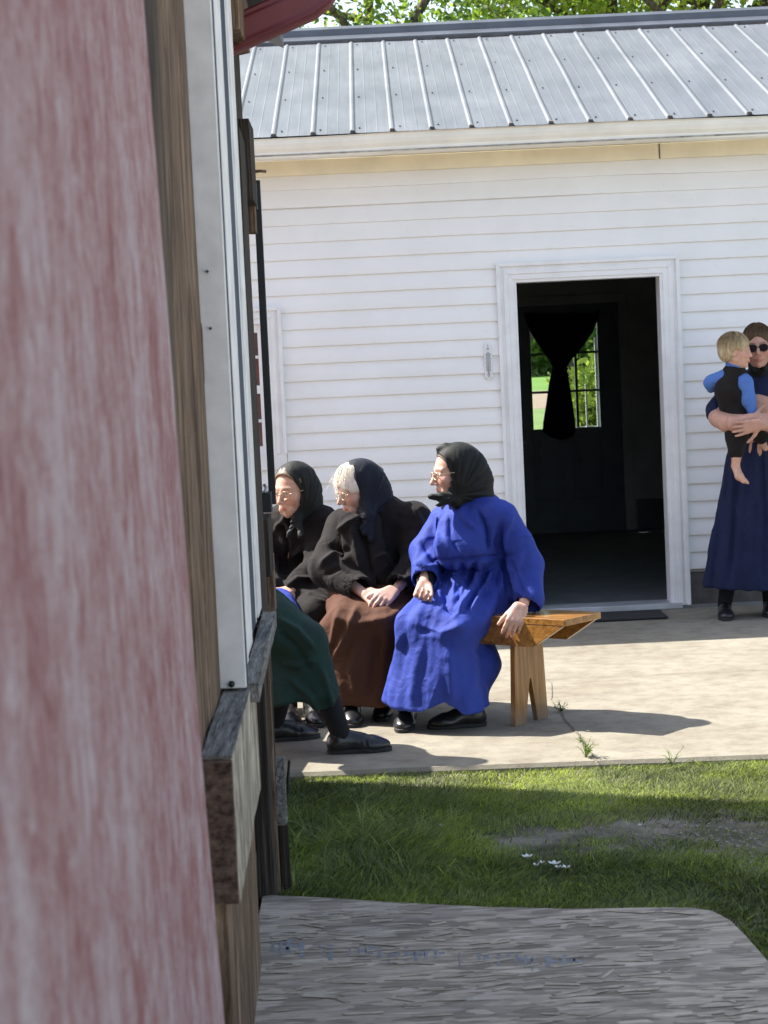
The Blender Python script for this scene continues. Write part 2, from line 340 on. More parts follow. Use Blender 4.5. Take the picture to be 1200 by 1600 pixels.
def vnoise(p, seed=0):
    """value noise on an (n,3) array, -1..1"""
    p = np.asarray(p, dtype=np.float64); i = np.floor(p).astype(np.int64); f = p-i; f = f*f*(3-2*f)
    def h(a, b, c):
        n = (a*374761393+b*668265263+c*2147483647+seed*1274126177) & 0xffffffff
        n = ((n ^ (n >> 13))*1274126177) & 0xffffffff
        n = (n ^ (n >> 16)) & 0xffff
        return n/32767.5-1.0
    r = 0
    for dx in (0, 1):
        for dy in (0, 1):
            for dz in (0, 1):
                wgt = (f[:, 0] if dx else 1-f[:, 0])*(f[:, 1] if dy else 1-f[:, 1])*(f[:, 2] if dz else 1-f[:, 2])
                r = r+wgt*h(i[:, 0]+dx, i[:, 1]+dy, i[:, 2]+dz)
    return r
def fbm(p, oct=3, seed=0):
    r = 0; a = 1.0; t = 0
    for o in range(oct):
        r = r+a*vnoise(np.asarray(p)*(2.03**o), seed+o*17); t += a; a *= 0.5
    return r/t
# ================================================================== THE SETTING
WALLY = 12.35
# ground sheet reaching the horizon (finer near the camera), 3 cm below the patio
def gz(x, y): return -0.030+0.012*fbm(np.stack([x*1.3, y*1.3, 0*x], -1), 3, 5)
xs = np.concatenate([[-400, -150, -60, -25, -12], np.linspace(-6, 8, 71), [14, 28, 60, 150, 400]])
ys = np.concatenate([[-60, -20, -6], np.linspace(-2, 8.6, 60), [10, 20.5, 40, 62, 150, 400, 700]])
gx, gy = np.meshgrid(xs, ys, indexing='ij'); zz = gz(gx.ravel(), gy.ravel())
far = (gx.ravel() < -6) | (gx.ravel() > 8) | (gy.ravel() > 8.6) | (gy.ravel() < -2); zz[far] = -0.05
V = np.stack([gx.ravel(), gy.ravel(), zz], -1); ny_ = len(ys)
F = [(i*ny_+j, (i+1)*ny_+j, (i+1)*ny_+j+1, i*ny_+j+1) for i in range(len(xs)-1) for j in range(ny_-1)]
tag(mesh_obj('ground', V, F, MAT['ground'], smooth=True), kind='structure')
def sheet(name, poly, z, mat, kind='structure'):
    V = [(p[0], p[1], z) for p in poly]
    return tag(mesh_obj(name, V, [tuple(range(len(poly)))], mat), kind=kind)
# land behind the house seen through the far door
sheet('lawn', [(-60, 18), (60, 18), (60, 57), (-60, 57)], -0.040, m_field('lawn_far', (0.11, 0.16, 0.05), (0.20, 0.26, 0.09), 0.8))
sheet('ploughed_soil', [(-90, 57), (90, 57), (90, 82), (-90, 82)], -0.036, m_field('ploughed', (0.20, 0.14, 0.10), (0.33, 0.25, 0.18)))
sheet('field', [(-200, 82), (200, 82), (200, 150), (-200, 150)], -0.036, m_field('green_field', (0.09, 0.17, 0.035), (0.17, 0.27, 0.06), 0.2))

sheet('added_bounce_ground', [(3.2, -40), (40, -40), (40, 5.2), (3.2, 5.2)], -0.010, m_field('bounce_gravel', (0.46, 0.44, 0.40), (0.60, 0.57, 0.52), 6))  # unseen sunlit gravel, added to bounce light onto the barn wall and siding
# patio: concrete slabs with an uneven grass-side edge
def patio():
    n = 90; X = np.linspace(-5, 9, n); edge = 7.88-0.035*X+0.03*fbm(np.stack([X*1.7, X*0, X*0], -1), 3, 9)
    V = []; F = []
    for i in range(n):
        V += [(X[i], WALLY+0.3, 0), (X[i], edge[i], 0), (X[i], edge[i]-0.012, -0.015), (X[i], edge[i]-0.015, -0.09)]
    for i in range(n-1):
        for k in range(3): F.append((i*4+k, i*4+k+1, (i+1)*4+k+1, (i+1)*4+k))
    tag(mesh_obj('patio', V, F, MAT['concrete']), kind='structure')
patio()
# joints and the crack in the slab
jm = simple('joint_shadow_dirt', (0.13, 0.115, 0.09), 0.95, 0.4, 30)
def joint(p0, p1, w_, seed, wob=0.004, n=50):
    t = np.linspace(0, 1, n); P0 = np.array(p0); P1 = np.array(p1); d = (P1-P0); L = np.linalg.norm(d); d /= L; nrm = np.array([-d[1], d[0]])
    c = P0+np.outer(t, P1-P0)+np.outer(wob*fbm(np.stack([t*L*5, t*0, t*0], -1), 3, seed), nrm)
    ww = w_*(0.6+0.5*np.abs(fbm(np.stack([t*L*9, t*0, t*0], -1), 2, seed+3)))
    V = []; F = []
    for i in range(n):
        V += [(*(c[i]+nrm*ww[i]), 0.004), (*(c[i]-nrm*ww[i]), 0.004)]
    for i in range(n-1): F.append((2*i, 2*i+1, 2*i+3, 2*i+2))
    return V, F
jb = MB()
a = G(860, 1062)[:2]; b = G(1200, 1047)[:2]; d = (b-a)/np.linalg.norm(b-a)
jb.add(*joint(a-d*4, b+d*5, 0.0028, 1, 0.003, 120))
a = G(850, 1113)[:2]; b = G(1200, 1103)[:2]; d = (b-a)/np.linalg.norm(b-a)
jb.add(*joint(a-d*1.2, b+d*3, 0.0015, 2, 0.012, 80))
jb.add(*joint(G(868, 1105)[:2], G(925, 1190)[:2]+np.array([0.02, -0.08]), 0.006, 3, 0.015, 40))
jb.add(*joint(G(868, 1105)[:2], G(858, 1062)[:2], 0.002, 4, 0.015, 30))
tag(jb.build('patio_joints', jm), kind='structure')

# ------------------------------------------------------------------ white house
HX0, HX1, HYB = -4.6, 7.6, 17.7
DX0 = P(803, 500, WALLY)[0]; DX1 = P(1033, 500, WALLY)[0]
DX0 = (P(801, 437, WALLY)[0]+P(816, 782, WALLY)[0])/2; DX1 = (P(1032, 428, WALLY)[0]+P(1055, 955, WALLY)[0])/2
DZ1 = P(918, 432, WALLY)[2]
house = thing('house', 'low white sided house with a pale ribbed metal roof behind the patio', 'house', (1.5, WALLY, 0))
CW = 0.098
WX1 = P(440, 500, WALLY)[0]; WX0 = WX1-0.98; WZ1 = P(440, 484, WALLY)[2]; WZ0 = P(453, 724, WALLY)[2]
SZ0 = 0.235; course = 0.1035; TOPZ = 2.80
def siding(x0, x1, y, sgn, holes, z0, ncourse, name, along='x', seed=0):
    V = []; F = []
    for c in range(ncourse):
        za = z0+c*course; zb = za+course
        iv = [(x0, x1)]
        for (hx0, hx1, hz0, hz1) in holes:
            if (zb > hz0+0.03 if hz0 > 0 else zb > hz0) and za < hz1-0.03:
                nv = []
                for (a, b) in iv:
                    if hx1 <= a or hx0 >= b: nv.append((a, b)); continue
                    if a < hx0: nv.append((a, hx0))
                    if b > hx1: nv.append((hx1, b))
                iv = nv
        top = max(0.0, (za-1.9)/0.9)
        for (a, b) in iv:
            n = max(2, int((b-a)/0.12)); X = np.linspace(a, b, n)
            q = np.stack([X*1.6, X*0+c*0.77, X*0], -1); wv = fbm(q, 2, 31+seed); wz = 0.0024*(1+2.5*top)*fbm(np.stack([X*0.9, X*0+c*0.3, X*0], -1), 2, 71+seed)
            o_ = 0.0020*wv*(1+2*top)+0.004*top*fbm(np.stack([X*0.5, X*0+c*1.9, X*0], -1), 2, 131+seed)
            base = len(V)
            prof = [(0.0, 0.0005), (0.006, -0.004), (0.0545, 0.0008), (0.0545, 0.0048), (0.061, 0.0005)] 
            # (height from course bottom, outward offset)
            prof = [(-0.004, 0.002), (-0.001, 0.0185), (0.005, 0.0195), (0.050, 0.0125), (course-0.014, 0.0065), (course+0.004, 0.002)]
            for i in range(n):
                for (h, oo) in prof:
                    yy = y+sgn*(oo+o_[i]); zc = za+h+wz[i]
                    V.append((X[i], yy, zc) if along == 'x' else (yy, X[i], zc))
            m_ = len(prof)
            for i in range(n-1):
                for k in range(m_-1): F.append((base+i*m_+k, base+(i+1)*m_+k, base+(i+1)*m_+k+1, base+i*m_+k+1))
    return mesh_obj(name, V, F, MAT['siding'], house, smooth=True, sharp=35)
holesF = [(DX0-CW+0.004, DX1+CW-0.004, -1, DZ1+CW-0.004), (WX0+0.004, WX1-0.004, WZ0+0.004, WZ1-0.004)]
siding(HX0, HX1, WALLY, -1, holesF, SZ0, 26, 'front_siding')
siding(WALLY, HYB, HX1, 1, [], SZ0, 26, 'side_siding', 'y', 3); siding(WALLY, HYB, HX0, -1, [], SZ0, 26, 'side_siding', 'y', 5)
# wall structure behind the siding (with openings)
def wallbox(mb, x0, x1, y0, y1, z0, z1, holes):
    xs_ = sorted(set([x0, x1]+[h[0] for h in holes]+[h[1] for h in holes])); zs_ = sorted(set([z0, z1]+[h[2] for h in holes]+[h[3] for h in holes]))
    for i in range(len(xs_)-1):
        for j in range(len(zs_)-1):
            cx, cz = (xs_[i]+xs_[i+1])/2, (zs_[j]+zs_[j+1])/2
            if any(h[0] < cx < h[1] and h[2] < cz < h[3] for h in holes): continue
            if cx < x0 or cx > x1 or cz < z0 or cz > z1: continue
            mb.box((xs_[i], y0, zs_[j]), (xs_[i+1], y1, zs_[j+1]))
    return mb
BD0 = P(775, 600, HYB-0.1)[0]; BD1 = P(971, 650, HYB-0.1)[0]; BZ1 = P(880, 476, HYB-0.1)[2]
BWX0, BWX1 = P(831, 600, HYB-0.1)[0], P(936, 600, HYB-0.1)[0]; BWZ1, BWZ0 = P(880, 492, HYB-0.1)[2], P(885, 671, HYB-0.1)[2]
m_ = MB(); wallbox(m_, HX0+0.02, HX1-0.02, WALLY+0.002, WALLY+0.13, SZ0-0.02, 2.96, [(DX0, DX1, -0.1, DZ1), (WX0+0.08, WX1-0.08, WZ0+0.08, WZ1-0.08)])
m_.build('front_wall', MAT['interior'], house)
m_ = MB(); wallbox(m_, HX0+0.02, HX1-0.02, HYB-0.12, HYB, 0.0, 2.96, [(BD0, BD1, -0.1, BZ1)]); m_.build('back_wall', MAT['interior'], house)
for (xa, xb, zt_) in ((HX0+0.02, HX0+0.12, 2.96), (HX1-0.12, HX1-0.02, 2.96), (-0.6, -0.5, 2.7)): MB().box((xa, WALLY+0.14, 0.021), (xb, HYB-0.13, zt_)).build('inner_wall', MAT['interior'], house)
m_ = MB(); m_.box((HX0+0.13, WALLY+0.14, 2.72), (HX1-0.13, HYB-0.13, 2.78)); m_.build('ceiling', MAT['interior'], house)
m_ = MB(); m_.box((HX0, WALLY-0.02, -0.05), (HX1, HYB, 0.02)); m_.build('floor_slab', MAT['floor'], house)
# dark wainscot on the inner back wall right of the far door
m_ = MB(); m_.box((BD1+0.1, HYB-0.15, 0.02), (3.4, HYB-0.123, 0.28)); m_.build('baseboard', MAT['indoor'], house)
# foundation strip
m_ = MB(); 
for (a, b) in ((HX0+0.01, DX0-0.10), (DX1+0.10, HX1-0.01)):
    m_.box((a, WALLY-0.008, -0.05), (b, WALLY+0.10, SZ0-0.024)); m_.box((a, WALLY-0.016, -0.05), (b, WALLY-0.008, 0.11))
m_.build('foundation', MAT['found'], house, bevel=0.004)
# door casing with a raised outer band, mitred look
def casing(name, x0, x1, z0, z1, wd, y, bottom=False, parent=house):
    m_ = MB()
    fr = [((x0-wd, z0), (x0, z0), (x0, z1), (x0-wd, z1+wd)), ((x1, z0), (x1+wd, z0), (x1+wd, z1+wd), (x1, z1)), ((x0-wd, z1+wd), (x0, z1), (x1, z1), (x1+wd, z1+wd))]
    if bottom:
        fr = [((x0-wd, z0-wd), (x0, z0), (x0, z1), (x0-wd, z1+wd)), ((x1, z0), (x1+wd, z0-wd), (x1+wd, z1+wd), (x1, z1)), fr[2], ((x0-wd, z0-wd), (x1+wd, z0-wd), (x1, z0), (x0, z0))]
    for q in fr: m_.prism([(a, y-0.026, b) for a, b in q], (0, 0.03, 0))
    o_ = m_.build(name, MAT['trim'], parent, bevel=0.0015)
    m2 = MB(); w1 = wd; w2 = wd*0.80; w3 = wd*0.28
    def ring(wo, wi, yy):
        q = [((x0-wo, z0), (x0-wi, z0), (x0-wi, z1+wi), (x0-wo, z1+wo)), ((x1+wi, z0), (x1+wo, z0), (x1+wo, z1+wo), (x1+wi, z1+wi)), ((x0-wo, z1+wo), (x0-wi, z1+wi), (x1+wi, z1+wi), (x1+wo, z1+wo))]
        for k in q: m2.prism([(a, yy, b) for a, b in k], (0, 0.014, 0))
    ring(w1+0.004, w2, y-0.040); ring(w2-0.018, w3+0.004, y-0.031)
    m2.build('casing_moulding', MAT['trim'], o_, bevel=0.003)
    return o_
casing('door_frame', DX0, DX1, 0.02, DZ1, CW, WALLY-0.002)
m_ = MB(); m_.box((DX0-0.002, WALLY-0.02, 0.02), (DX0+0.018, WALLY+0.15, DZ1)); m_.box((DX1-0.018, WALLY-0.02, 0.02), (DX1+0.002, WALLY+0.15, DZ1)); m_.box((DX0+0.018, WALLY-0.02, DZ1-0.018), (DX1-0.018, WALLY+0.15, DZ1+0.002))
m_.build('door_jamb', MAT['trim'], house, bevel=0.002)
m_ = MB(); m_.box((DX0-0.05, WALLY-0.05, 0.001), (DX1+0.05, WALLY+0.16, 0.036)); m_.build('threshold', MAT['alugrey'], house, bevel=0.004)
# window left of the bench, seen past the barn corner
wf = casing('window_frame', WX0+0.10, WX1-0.10, WZ0+0.06, WZ1-0.08, 0.094, WALLY-0.002, True)
m_ = MB(); x0, x1, z0, z1 = WX0+0.10, WX1-0.10, WZ0+0.06, WZ1-0.08
m_.box((x0, WALLY-0.004, z0), (x0+0.05, WALLY+0.05, z1)); m_.box((x1-0.05, WALLY-0.004, z0), (x1, WALLY+0.05, z1)); m_.box((x0+0.05, WALLY-0.004, z1-0.05), (x1-0.05, WALLY+0.05, z1)); m_.box((x0+0.05, WALLY-0.004, z0), (x1-0.05, WALLY+0.05, z0+0.05))
zm = (z0+z1)/2; m_.box((x0+0.05, WALLY-0.004, zm-0.025), (x1-0.05, WALLY+0.05, zm+0.025))
for zz_ in (z0+0.26*(z1-z0), z0+0.75*(z1-z0)): m_.box((x0+0.05, WALLY+0.004, zz_-0.009), (x1-0.05, WALLY+0.03, zz_+0.009))
m_.box(((x0+x1)/2-0.009, WALLY+0.006, z0+0.05), ((x0+x1)/2+0.009, WALLY+0.028, zm-0.025)); m_.box(((x0+x1)/2-0.009, WALLY+0.006, zm+0.025), ((x0+x1)/2+0.009, WALLY+0.028, z1-0.05))
m_.build('window_sash', MAT['trim'], house, bevel=0.002)
m_ = MB(); m_.box((x0+0.03, WALLY+0.035, z0+0.03), (x1-0.03, WALLY+0.04, z1-0.03)); m_.build('window_pane', MAT['glass'], house)
m_ = MB(); m_.box((x0+0.02, WALLY+0.07, z0+0.02), (x1-0.02, WALLY+0.078, z1-0.02)); m_.build('reflection_sheet', MAT['red_reflection'], house)  # red sheet behind the glass imitates the barn's reflection in the panes

# eaves, gutter, roof
EY = 11.98; EZ = P(800, 194, EY)[2]; RY = 15.05; RZ = P(800, 47, RY)[2]
m_ = MB(); m_.box((HX0, EY+0.10, 2.795), (HX1, WALLY+0.02, 2.815)); m_.build('soffit', MAT['bounce_cream'], house)
m_ = MB(); m_.box((HX0-0.2, EY+0.085, 2.775), (HX1+0.2, EY+0.105, EZ-0.02)); m_.build('fascia', MAT['white_metal'], house)
m_ = MB(); m_.box((HX0, WALLY-0.035, 2.70), (HX1, WALLY-0.002, 2.793)); m_.build('frieze_board', MAT['bounce_cream'], house, bevel=0.004)
gt = EZ-0.022; prof = [(0.083, gt-0.005), (0.083, gt-0.115), (0.02, gt-0.115), (0.006, gt-0.105), (0.002, gt-0.075), (-0.012, gt-0.055), (-0.022, gt-0.03), (-0.022, gt-0.004), (-0.030, gt-0.002), (-0.030, gt+0.004), (-0.012, gt+0.004), (-0.012, gt-0.03), (0.0, gt-0.06), (0.014, gt-0.1), (0.07, gt-0.105), (0.075, gt-0.005)]
m_ = MB(); n_ = len(prof); XX = np.linspace(HX0-0.25, HX1+0.25, 60)
for i, x in enumerate(XX):
    sag = 0.004*sin(x*1.7)+0.002*sin(x*5)
    m_.V += [(x, EY+p[0], p[1]+sag) for p in prof]
for i in range(len(XX)-1):
    for k in range(n_): m_.F.append((i*n_+k, i*n_+(k+1) % n_, (i+1)*n_+(k+1) % n_, (i+1)*n_+k))
gut = m_.build('gutter', MAT['white_metal'], house)
m_ = MB(); m_.box((HX0-0.2, EY-0.0005, gt-0.099), (HX1+0.2, EY+0.004, gt-0.090)); m_.build('gutter_stain', MAT['dirtline'], gut)
m_ = MB(); xj = P(1029, 235, WALLY)[0]
m_.box((xj-0.003, WALLY-0.040, 2.700), (xj+0.003, WALLY-0.034, 2.79)); m_.build('frieze_gap', MAT['found'], house)
# ribbed roof sheet, both slopes
def roof():
    V = []; F = []; x0 = P(427, 200, EY)[0]; sp = 0.229
    ks = range(int((HX0-0.3-x0)/sp)-1, int((HX1+0.3-x0)/sp)+2)
    pr = []
    for k in ks:
        xc = x0+k*sp
        pr += [(xc-0.017, 0), (xc-0.005, 0.008), (xc+0.005, 0.008), (xc+0.017, 0), (xc+0.072, 0), (xc+0.078, 0.0010), (xc+0.084, 0), (xc+0.138, 0), (xc+0.144, 0.0010), (xc+0.150, 0)]
    m = len(pr)
    sl = np.array([RY-EY, RZ-EZ]); L = np.linalg.norm(sl); sl /= L; nn = np.array([-sl[1], sl[0]])
    NS = 24
    for side in (0, 1):
        base = len(V)
        for j in range(NS+1):
            t = L*j/NS-(0.05 if j == 0 else 0)
            for i, (x, h) in enumerate(pr):
                wob = 0.004*sin(t*3.1+x*2.3)*sin(x*0.9+1)*(1 if 0 < j < NS else 0)
                y = EY+sl[0]*t+nn[0]*(h+wob); z = EZ+sl[1]*t+nn[1]*(h+wob)
                V.append((x, y if side == 0 else 2*RY-y, z))
        for j in range(NS):
            for i in range(m-1): F.append((base+j*m+i, base+j*m+i+1, base+(j+1)*m+i+1, base+(j+1)*m+i))
    r = mesh_obj('roof', V, F, MAT['roof'], house)
    # screw heads, one joined set per roof
    mb = MB()
    for k in ks:
        for off in (0.04,):
            for t in np.linspace(0.07, L-0.35, 4):
                for side in (0,):
                    x = x0+k*sp+0.042+random.uniform(-.004, .004); tt = t+random.uniform(-.012, .012)
                    c = np.array([x, EY+sl[0]*tt+nn[0]*0.003, EZ+sl[1]*tt+nn[1]*0.003])
                    mb.tube([c-np.array([0, nn[0], nn[1]])*0.002, c+np.array([0, nn[0], nn[1]])*0.006], 0.0058, 6)
    tag(mb.build('roof_screws', MAT['ridge'], r), kind='stuff')
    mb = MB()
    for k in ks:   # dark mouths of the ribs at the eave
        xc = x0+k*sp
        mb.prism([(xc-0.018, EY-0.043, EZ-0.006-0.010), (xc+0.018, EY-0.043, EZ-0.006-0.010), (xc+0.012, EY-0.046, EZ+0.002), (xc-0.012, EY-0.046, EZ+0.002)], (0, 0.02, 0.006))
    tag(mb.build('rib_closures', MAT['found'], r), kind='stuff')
    # ridge cap: two-step flashing
    mb = MB(); a, b = HX0-0.3, HX1+0.3
    for s_ in (-1, 1):
        q = [(a, RY+s_*0.20, RZ-0.20*(sl[1]/sl[0])+0.028), (a, RY+s_*0.07, RZ-0.07*(sl[1]/sl[0])+0.034), (a, RY+s_*0.07, RZ+0.055), (a, RY, RZ+0.085), (a, RY, RZ+0.02), (a, RY+s_*0.20, RZ-0.20*(sl[1]/sl[0])+0.018)]
        mb.prism(q if s_ < 0 else q[::-1], (b-a, 0, 0))
    mb.build('ridge_cap', MAT['ridge'], house)
    mb = MB()
    mb.box((a, RY-0.215, RZ-0.215*(sl[1]/sl[0])+0.001), (b, RY-0.19, RZ-0.19*(sl[1]/sl[0])+0.012)); mb.build('ridge_shadow_strip', MAT['found'], house)  # dark strip standing in for the shadow line under the ridge cap
    for xg in (HX0, HX1):
        MB().prism([(xg-0.05, WALLY, 2.93), (xg-0.05, HYB, 2.93), (xg-0.05, RY, RZ-0.1)], (0.1, 0, 0)).build('gable', MAT['siding'], house)
roof()

# far door in the back wall, with its window
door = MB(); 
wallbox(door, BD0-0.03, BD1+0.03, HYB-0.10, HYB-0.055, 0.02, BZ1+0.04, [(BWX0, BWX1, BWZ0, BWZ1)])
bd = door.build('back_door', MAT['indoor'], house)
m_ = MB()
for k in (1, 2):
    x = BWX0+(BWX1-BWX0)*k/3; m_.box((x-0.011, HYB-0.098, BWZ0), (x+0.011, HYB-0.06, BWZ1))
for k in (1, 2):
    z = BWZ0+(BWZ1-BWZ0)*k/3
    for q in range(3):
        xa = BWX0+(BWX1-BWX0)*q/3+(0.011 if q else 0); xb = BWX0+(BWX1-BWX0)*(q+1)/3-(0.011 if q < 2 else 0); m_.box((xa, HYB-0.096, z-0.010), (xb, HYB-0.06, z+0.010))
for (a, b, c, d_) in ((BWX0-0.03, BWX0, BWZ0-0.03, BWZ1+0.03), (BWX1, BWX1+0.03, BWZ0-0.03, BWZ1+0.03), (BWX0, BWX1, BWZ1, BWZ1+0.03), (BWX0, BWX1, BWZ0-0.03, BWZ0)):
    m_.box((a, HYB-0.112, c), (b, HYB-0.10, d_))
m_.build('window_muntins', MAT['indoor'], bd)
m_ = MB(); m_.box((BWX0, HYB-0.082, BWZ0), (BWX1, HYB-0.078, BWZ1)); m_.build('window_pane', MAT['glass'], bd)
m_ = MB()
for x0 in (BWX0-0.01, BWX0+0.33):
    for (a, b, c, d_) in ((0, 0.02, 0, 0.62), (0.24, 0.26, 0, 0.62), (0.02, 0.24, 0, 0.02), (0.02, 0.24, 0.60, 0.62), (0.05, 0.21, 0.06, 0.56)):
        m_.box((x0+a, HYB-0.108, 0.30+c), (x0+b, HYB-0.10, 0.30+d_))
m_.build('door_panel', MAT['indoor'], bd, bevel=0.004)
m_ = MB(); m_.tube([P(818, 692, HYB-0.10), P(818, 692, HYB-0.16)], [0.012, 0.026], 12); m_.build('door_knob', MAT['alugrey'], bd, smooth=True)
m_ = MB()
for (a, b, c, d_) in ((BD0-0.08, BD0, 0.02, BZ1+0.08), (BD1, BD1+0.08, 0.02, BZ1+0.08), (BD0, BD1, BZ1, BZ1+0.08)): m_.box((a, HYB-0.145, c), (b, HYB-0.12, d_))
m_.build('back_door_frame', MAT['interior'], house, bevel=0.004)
# storm-door frame outside the far door (pale verticals seen through the glass)
m_ = MB(); xx = P(917, 640, HYB+0.05)[0]; m_.box((xx-0.010, HYB+0.03, 0.3), (xx+0.004, HYB+0.05, P(917, 600, HYB)[2])); xx = P(934, 640, HYB+0.05)[0]; m_.box((xx-0.01, HYB+0.03, 0.3), (xx+0.03, HYB+0.05, BWZ1-0.2))
xx = P(910, 668, HYB)[2]; m_.box((BWX0+0.3, HYB+0.051, xx-0.03), (BWX1+0.2, HYB+0.06, xx+0.008)); m_.build('storm_door_rail', MAT['trim'], house)

# black curtain tied at its middle
def curtain():
    c = thing('curtain', 'black curtain tied in the middle over the far door window', 'curtain', P(875, 490, HYB-0.13))
    rows = [(488, 819, 937), (500, 822, 934), (520, 830, 926), (545, 845, 908), (562, 858, 893), (573, 863, 886), (580, 862, 887), (600, 858, 890), (630, 854, 895), (660, 849, 899), (676, 848, 899), (684, 858, 896)]
    n = 64; V = []; F = []
    for py, xa, xb in rows:
        for i in range(n+1):
            t = i/n; px = xa+(xb-xa)*t; w_ = (xb-xa)/110
            dy = (6*sin(pi*t)-3 if py > 670 else (2*(1-t) if py < 490 else 0))
            p = P(px, py+dy, HYB-0.135); p[1] -= 0.010*sin(t*2*pi*13+sin(py*0.02)*1.0)*(0.5+w_)+0.03*sin(pi*t)*(1.3-w_); V.append(p)
    for j in range(len(rows)-1):
        for i in range(n): F.append((j*(n+1)+i, j*(n+1)+i+1, (j+1)*(n+1)+i+1, (j+1)*(n+1)+i))
    o = mesh_obj('cloth', V, F, MAT['black_cloth'], c, smooth=True); s_ = o.modifiers.new('solid', 'SOLIDIFY'); s_.thickness = 0.003
    m = MB(); m.tube([P(817, 489, HYB-0.13), P(939, 487, HYB-0.13)], 0.006, 8); m.build('rod', MAT['blacksteel'], c)
    m = MB(); m.tube([P(862, 576, HYB-0.15), P(868, 577, HYB-0.185), P(880, 577, HYB-0.185), P(887, 576, HYB-0.15)], 0.009, 8); m.build('tie', MAT['black_cloth'], c, smooth=True)
curtain()

# thermometer on the siding
def thermometer():
    p0 = P(760, 537, WALLY-0.03); p1 = P(766, 592, WALLY-0.03); zt, zb = p0[2], p1[2]; xc = (p0[0]+p1[0])/2; y = WALLY-0.028
    t = thing('thermometer', 'small pale wall thermometer on the siding left of the doorway', 'thermometer', (xc, WALLY-0.02, zb))
    pts = []
    for k in range(40):
        a = 2*pi*k/40; r = 0.0235; s_ = sin(a); c_ = cos(a)
        half = (zt-zb)/2; zz_ = (zb+zt)/2+np.sign(s_)*(half-r)+r*s_*1.25 if abs(s_) > 0.15 else (zb+zt)/2+s_*half*0.8
        x_ = xc+r*c_*(0.72 if abs(s_) > 0.75 else 1.0); pts.append((x_, y, zz_))
    m = MB(); m.prism(pts, (0, 0.010, 0)); m.build('back_plate', MAT['trim'], t, bevel=0.002)
    m = MB(); m.tube([(xc, y-0.004, zb+0.035), (xc, y-0.004, zt-0.05)], 0.0035, 8); m.tube([(xc, y-0.004, zb+0.022), (xc, y-0.004, zb+0.04)], [0.008, 0.006], 8); m.build('glass_tube', MAT['alugrey'], t, smooth=True)
    m = MB()
    for k in range(22):
        z = zb+0.05+k*(zt-zb-0.11)/21; w_ = 0.012 if k % 5 == 0 else 0.007
        for s_ in (-1, 1): m.box((xc+s_*0.0065 if s_ > 0 else xc-0.0065-w_, y-0.0015, z-0.0012), (xc+0.0065+w_ if s_ > 0 else xc-0.0065, y-0.0005, z+0.0012))
    m.build('scale_mark', simple('scale_ink', (0.2, 0.22, 0.22), 0.7), t)
    for zz_, rr_ in ((zt-0.012, .005), (zb+0.012, .005), (zt-0.03, .008)): MB().tube([(xc, y-0.006, zz_), (xc, y, zz_)], rr_, 8).build('screw', MAT['alugrey'], t)
thermometer()
# doormat
a, b, c, d = G(905, 966, 0.0), G(1047, 975, 0.0), G(1030, 960, 0), G(930, 962, 0)
mat_c = (a+b)/2
mb = MB(); X0, X1 = G(905, 970)[0], G(1047, 970)[0]; Y0, Y1 = 11.86, 12.2
mb.box((X0, Y0, 0.004), (X1, Y1, 0.016)); dm = mb.build('doormat', MAT['rubber'], None, bevel=0.004, origin=((X0+X1)/2, (Y0+Y1)/2, 0.0)); tag(dm, 'dark flat doormat on the concrete in front of the doorway', 'doormat')

# ------------------------------------------------------------------ barn wall beside the camera
def WL(Y, o): return -(0.275-o)-0.0196*Y      # world x of a plane standing o proud of the red face
barn = thing('barn', 'weathered red and bare wood barn wall running along the left edge', 'barn', (WL(7.85, -0.03), 7.85, 0))
def slab(Y0, Y1, o0, o1, z0, z1, name, mat, bevel=0.002, parent=barn, lean=0.0, rough=0.0, seed=0, ny=1, nz=1, obj=True):
    """box between offsets o0<o1 along the wall"""
    ny = ny or 1; V = []; F = []
    Ys = np.linspace(Y0, Y1, ny+1); Zs = np.linspace(z0, z1, nz+1)
    def pt(Y, Z, o): 
        return (WL(Y, o), Y, Z)
    for o_, flip in ((o0, 0), (o1, 1)):
        for Y in Ys:
            for Z in Zs:
                q = o_+(lean*(2.2-Z) if flip else 0)
                if rough and flip:
                    q += rough*float(fbm(np.array([[Y*4+seed, Z*0.9, seed]]), 3, 3)[0])
                yy = Y
                if rough and (Y in (Ys[0], Ys[-1])): yy = Y+rough*1.5*float(fbm(np.array([[Z*3, seed, o_*20]]), 3, 8)[0])
                zz_ = Z
                if rough and (Z in (Zs[0], Zs[-1])): zz_ = Z+rough*float(fbm(np.array([[Y*5, seed, o_*20+4]]), 3, 9)[0])
                V.append((WL(yy, q), yy, zz_))
    NY, NZ = ny+1, nz+1; B = NY*NZ
    for i in range(ny):
        for j in range(nz):
            a = i*NZ+j; F.append((a, a+1, a+NZ+1, a+NZ)); F.append((B+a, B+a+NZ, B+a+NZ+1, B+a+1))
    for i in range(ny):
        for j in (0, nz):
            a = i*NZ+j; b = a+NZ; F.append((a, b, B+b, B+a) if j == 0 else (b, a, B+a, B+b))
    for j in range(nz):
        for i in (0, ny):
            a = i*NZ+j; F.append((a+1, a, B+a, B+a+1) if i == 0 else (a, a+1, B+a+1, B+a))
    mb = MB(); mb.add(V, F)
    return mb.build(name, mat, parent, bevel=bevel) if obj else mb
# red boards near the camera
rb = slab(0.9, 3.24, -0.03, 0.0, -0.05, 3.0, 'red_board', MAT['redpaint'], lean=0.026, rough=0.004, nz=24, ny=16, seed=2)
slab(-0.8, 0.89, -0.03, -0.002, -0.05, 3.0, 'red_board', MAT['redpaint'], lean=0.026)
slab(-3.0, -0.81, -0.03, -0.004, -0.05, 3.0, 'red_board', MAT['redpaint'], lean=0.02)
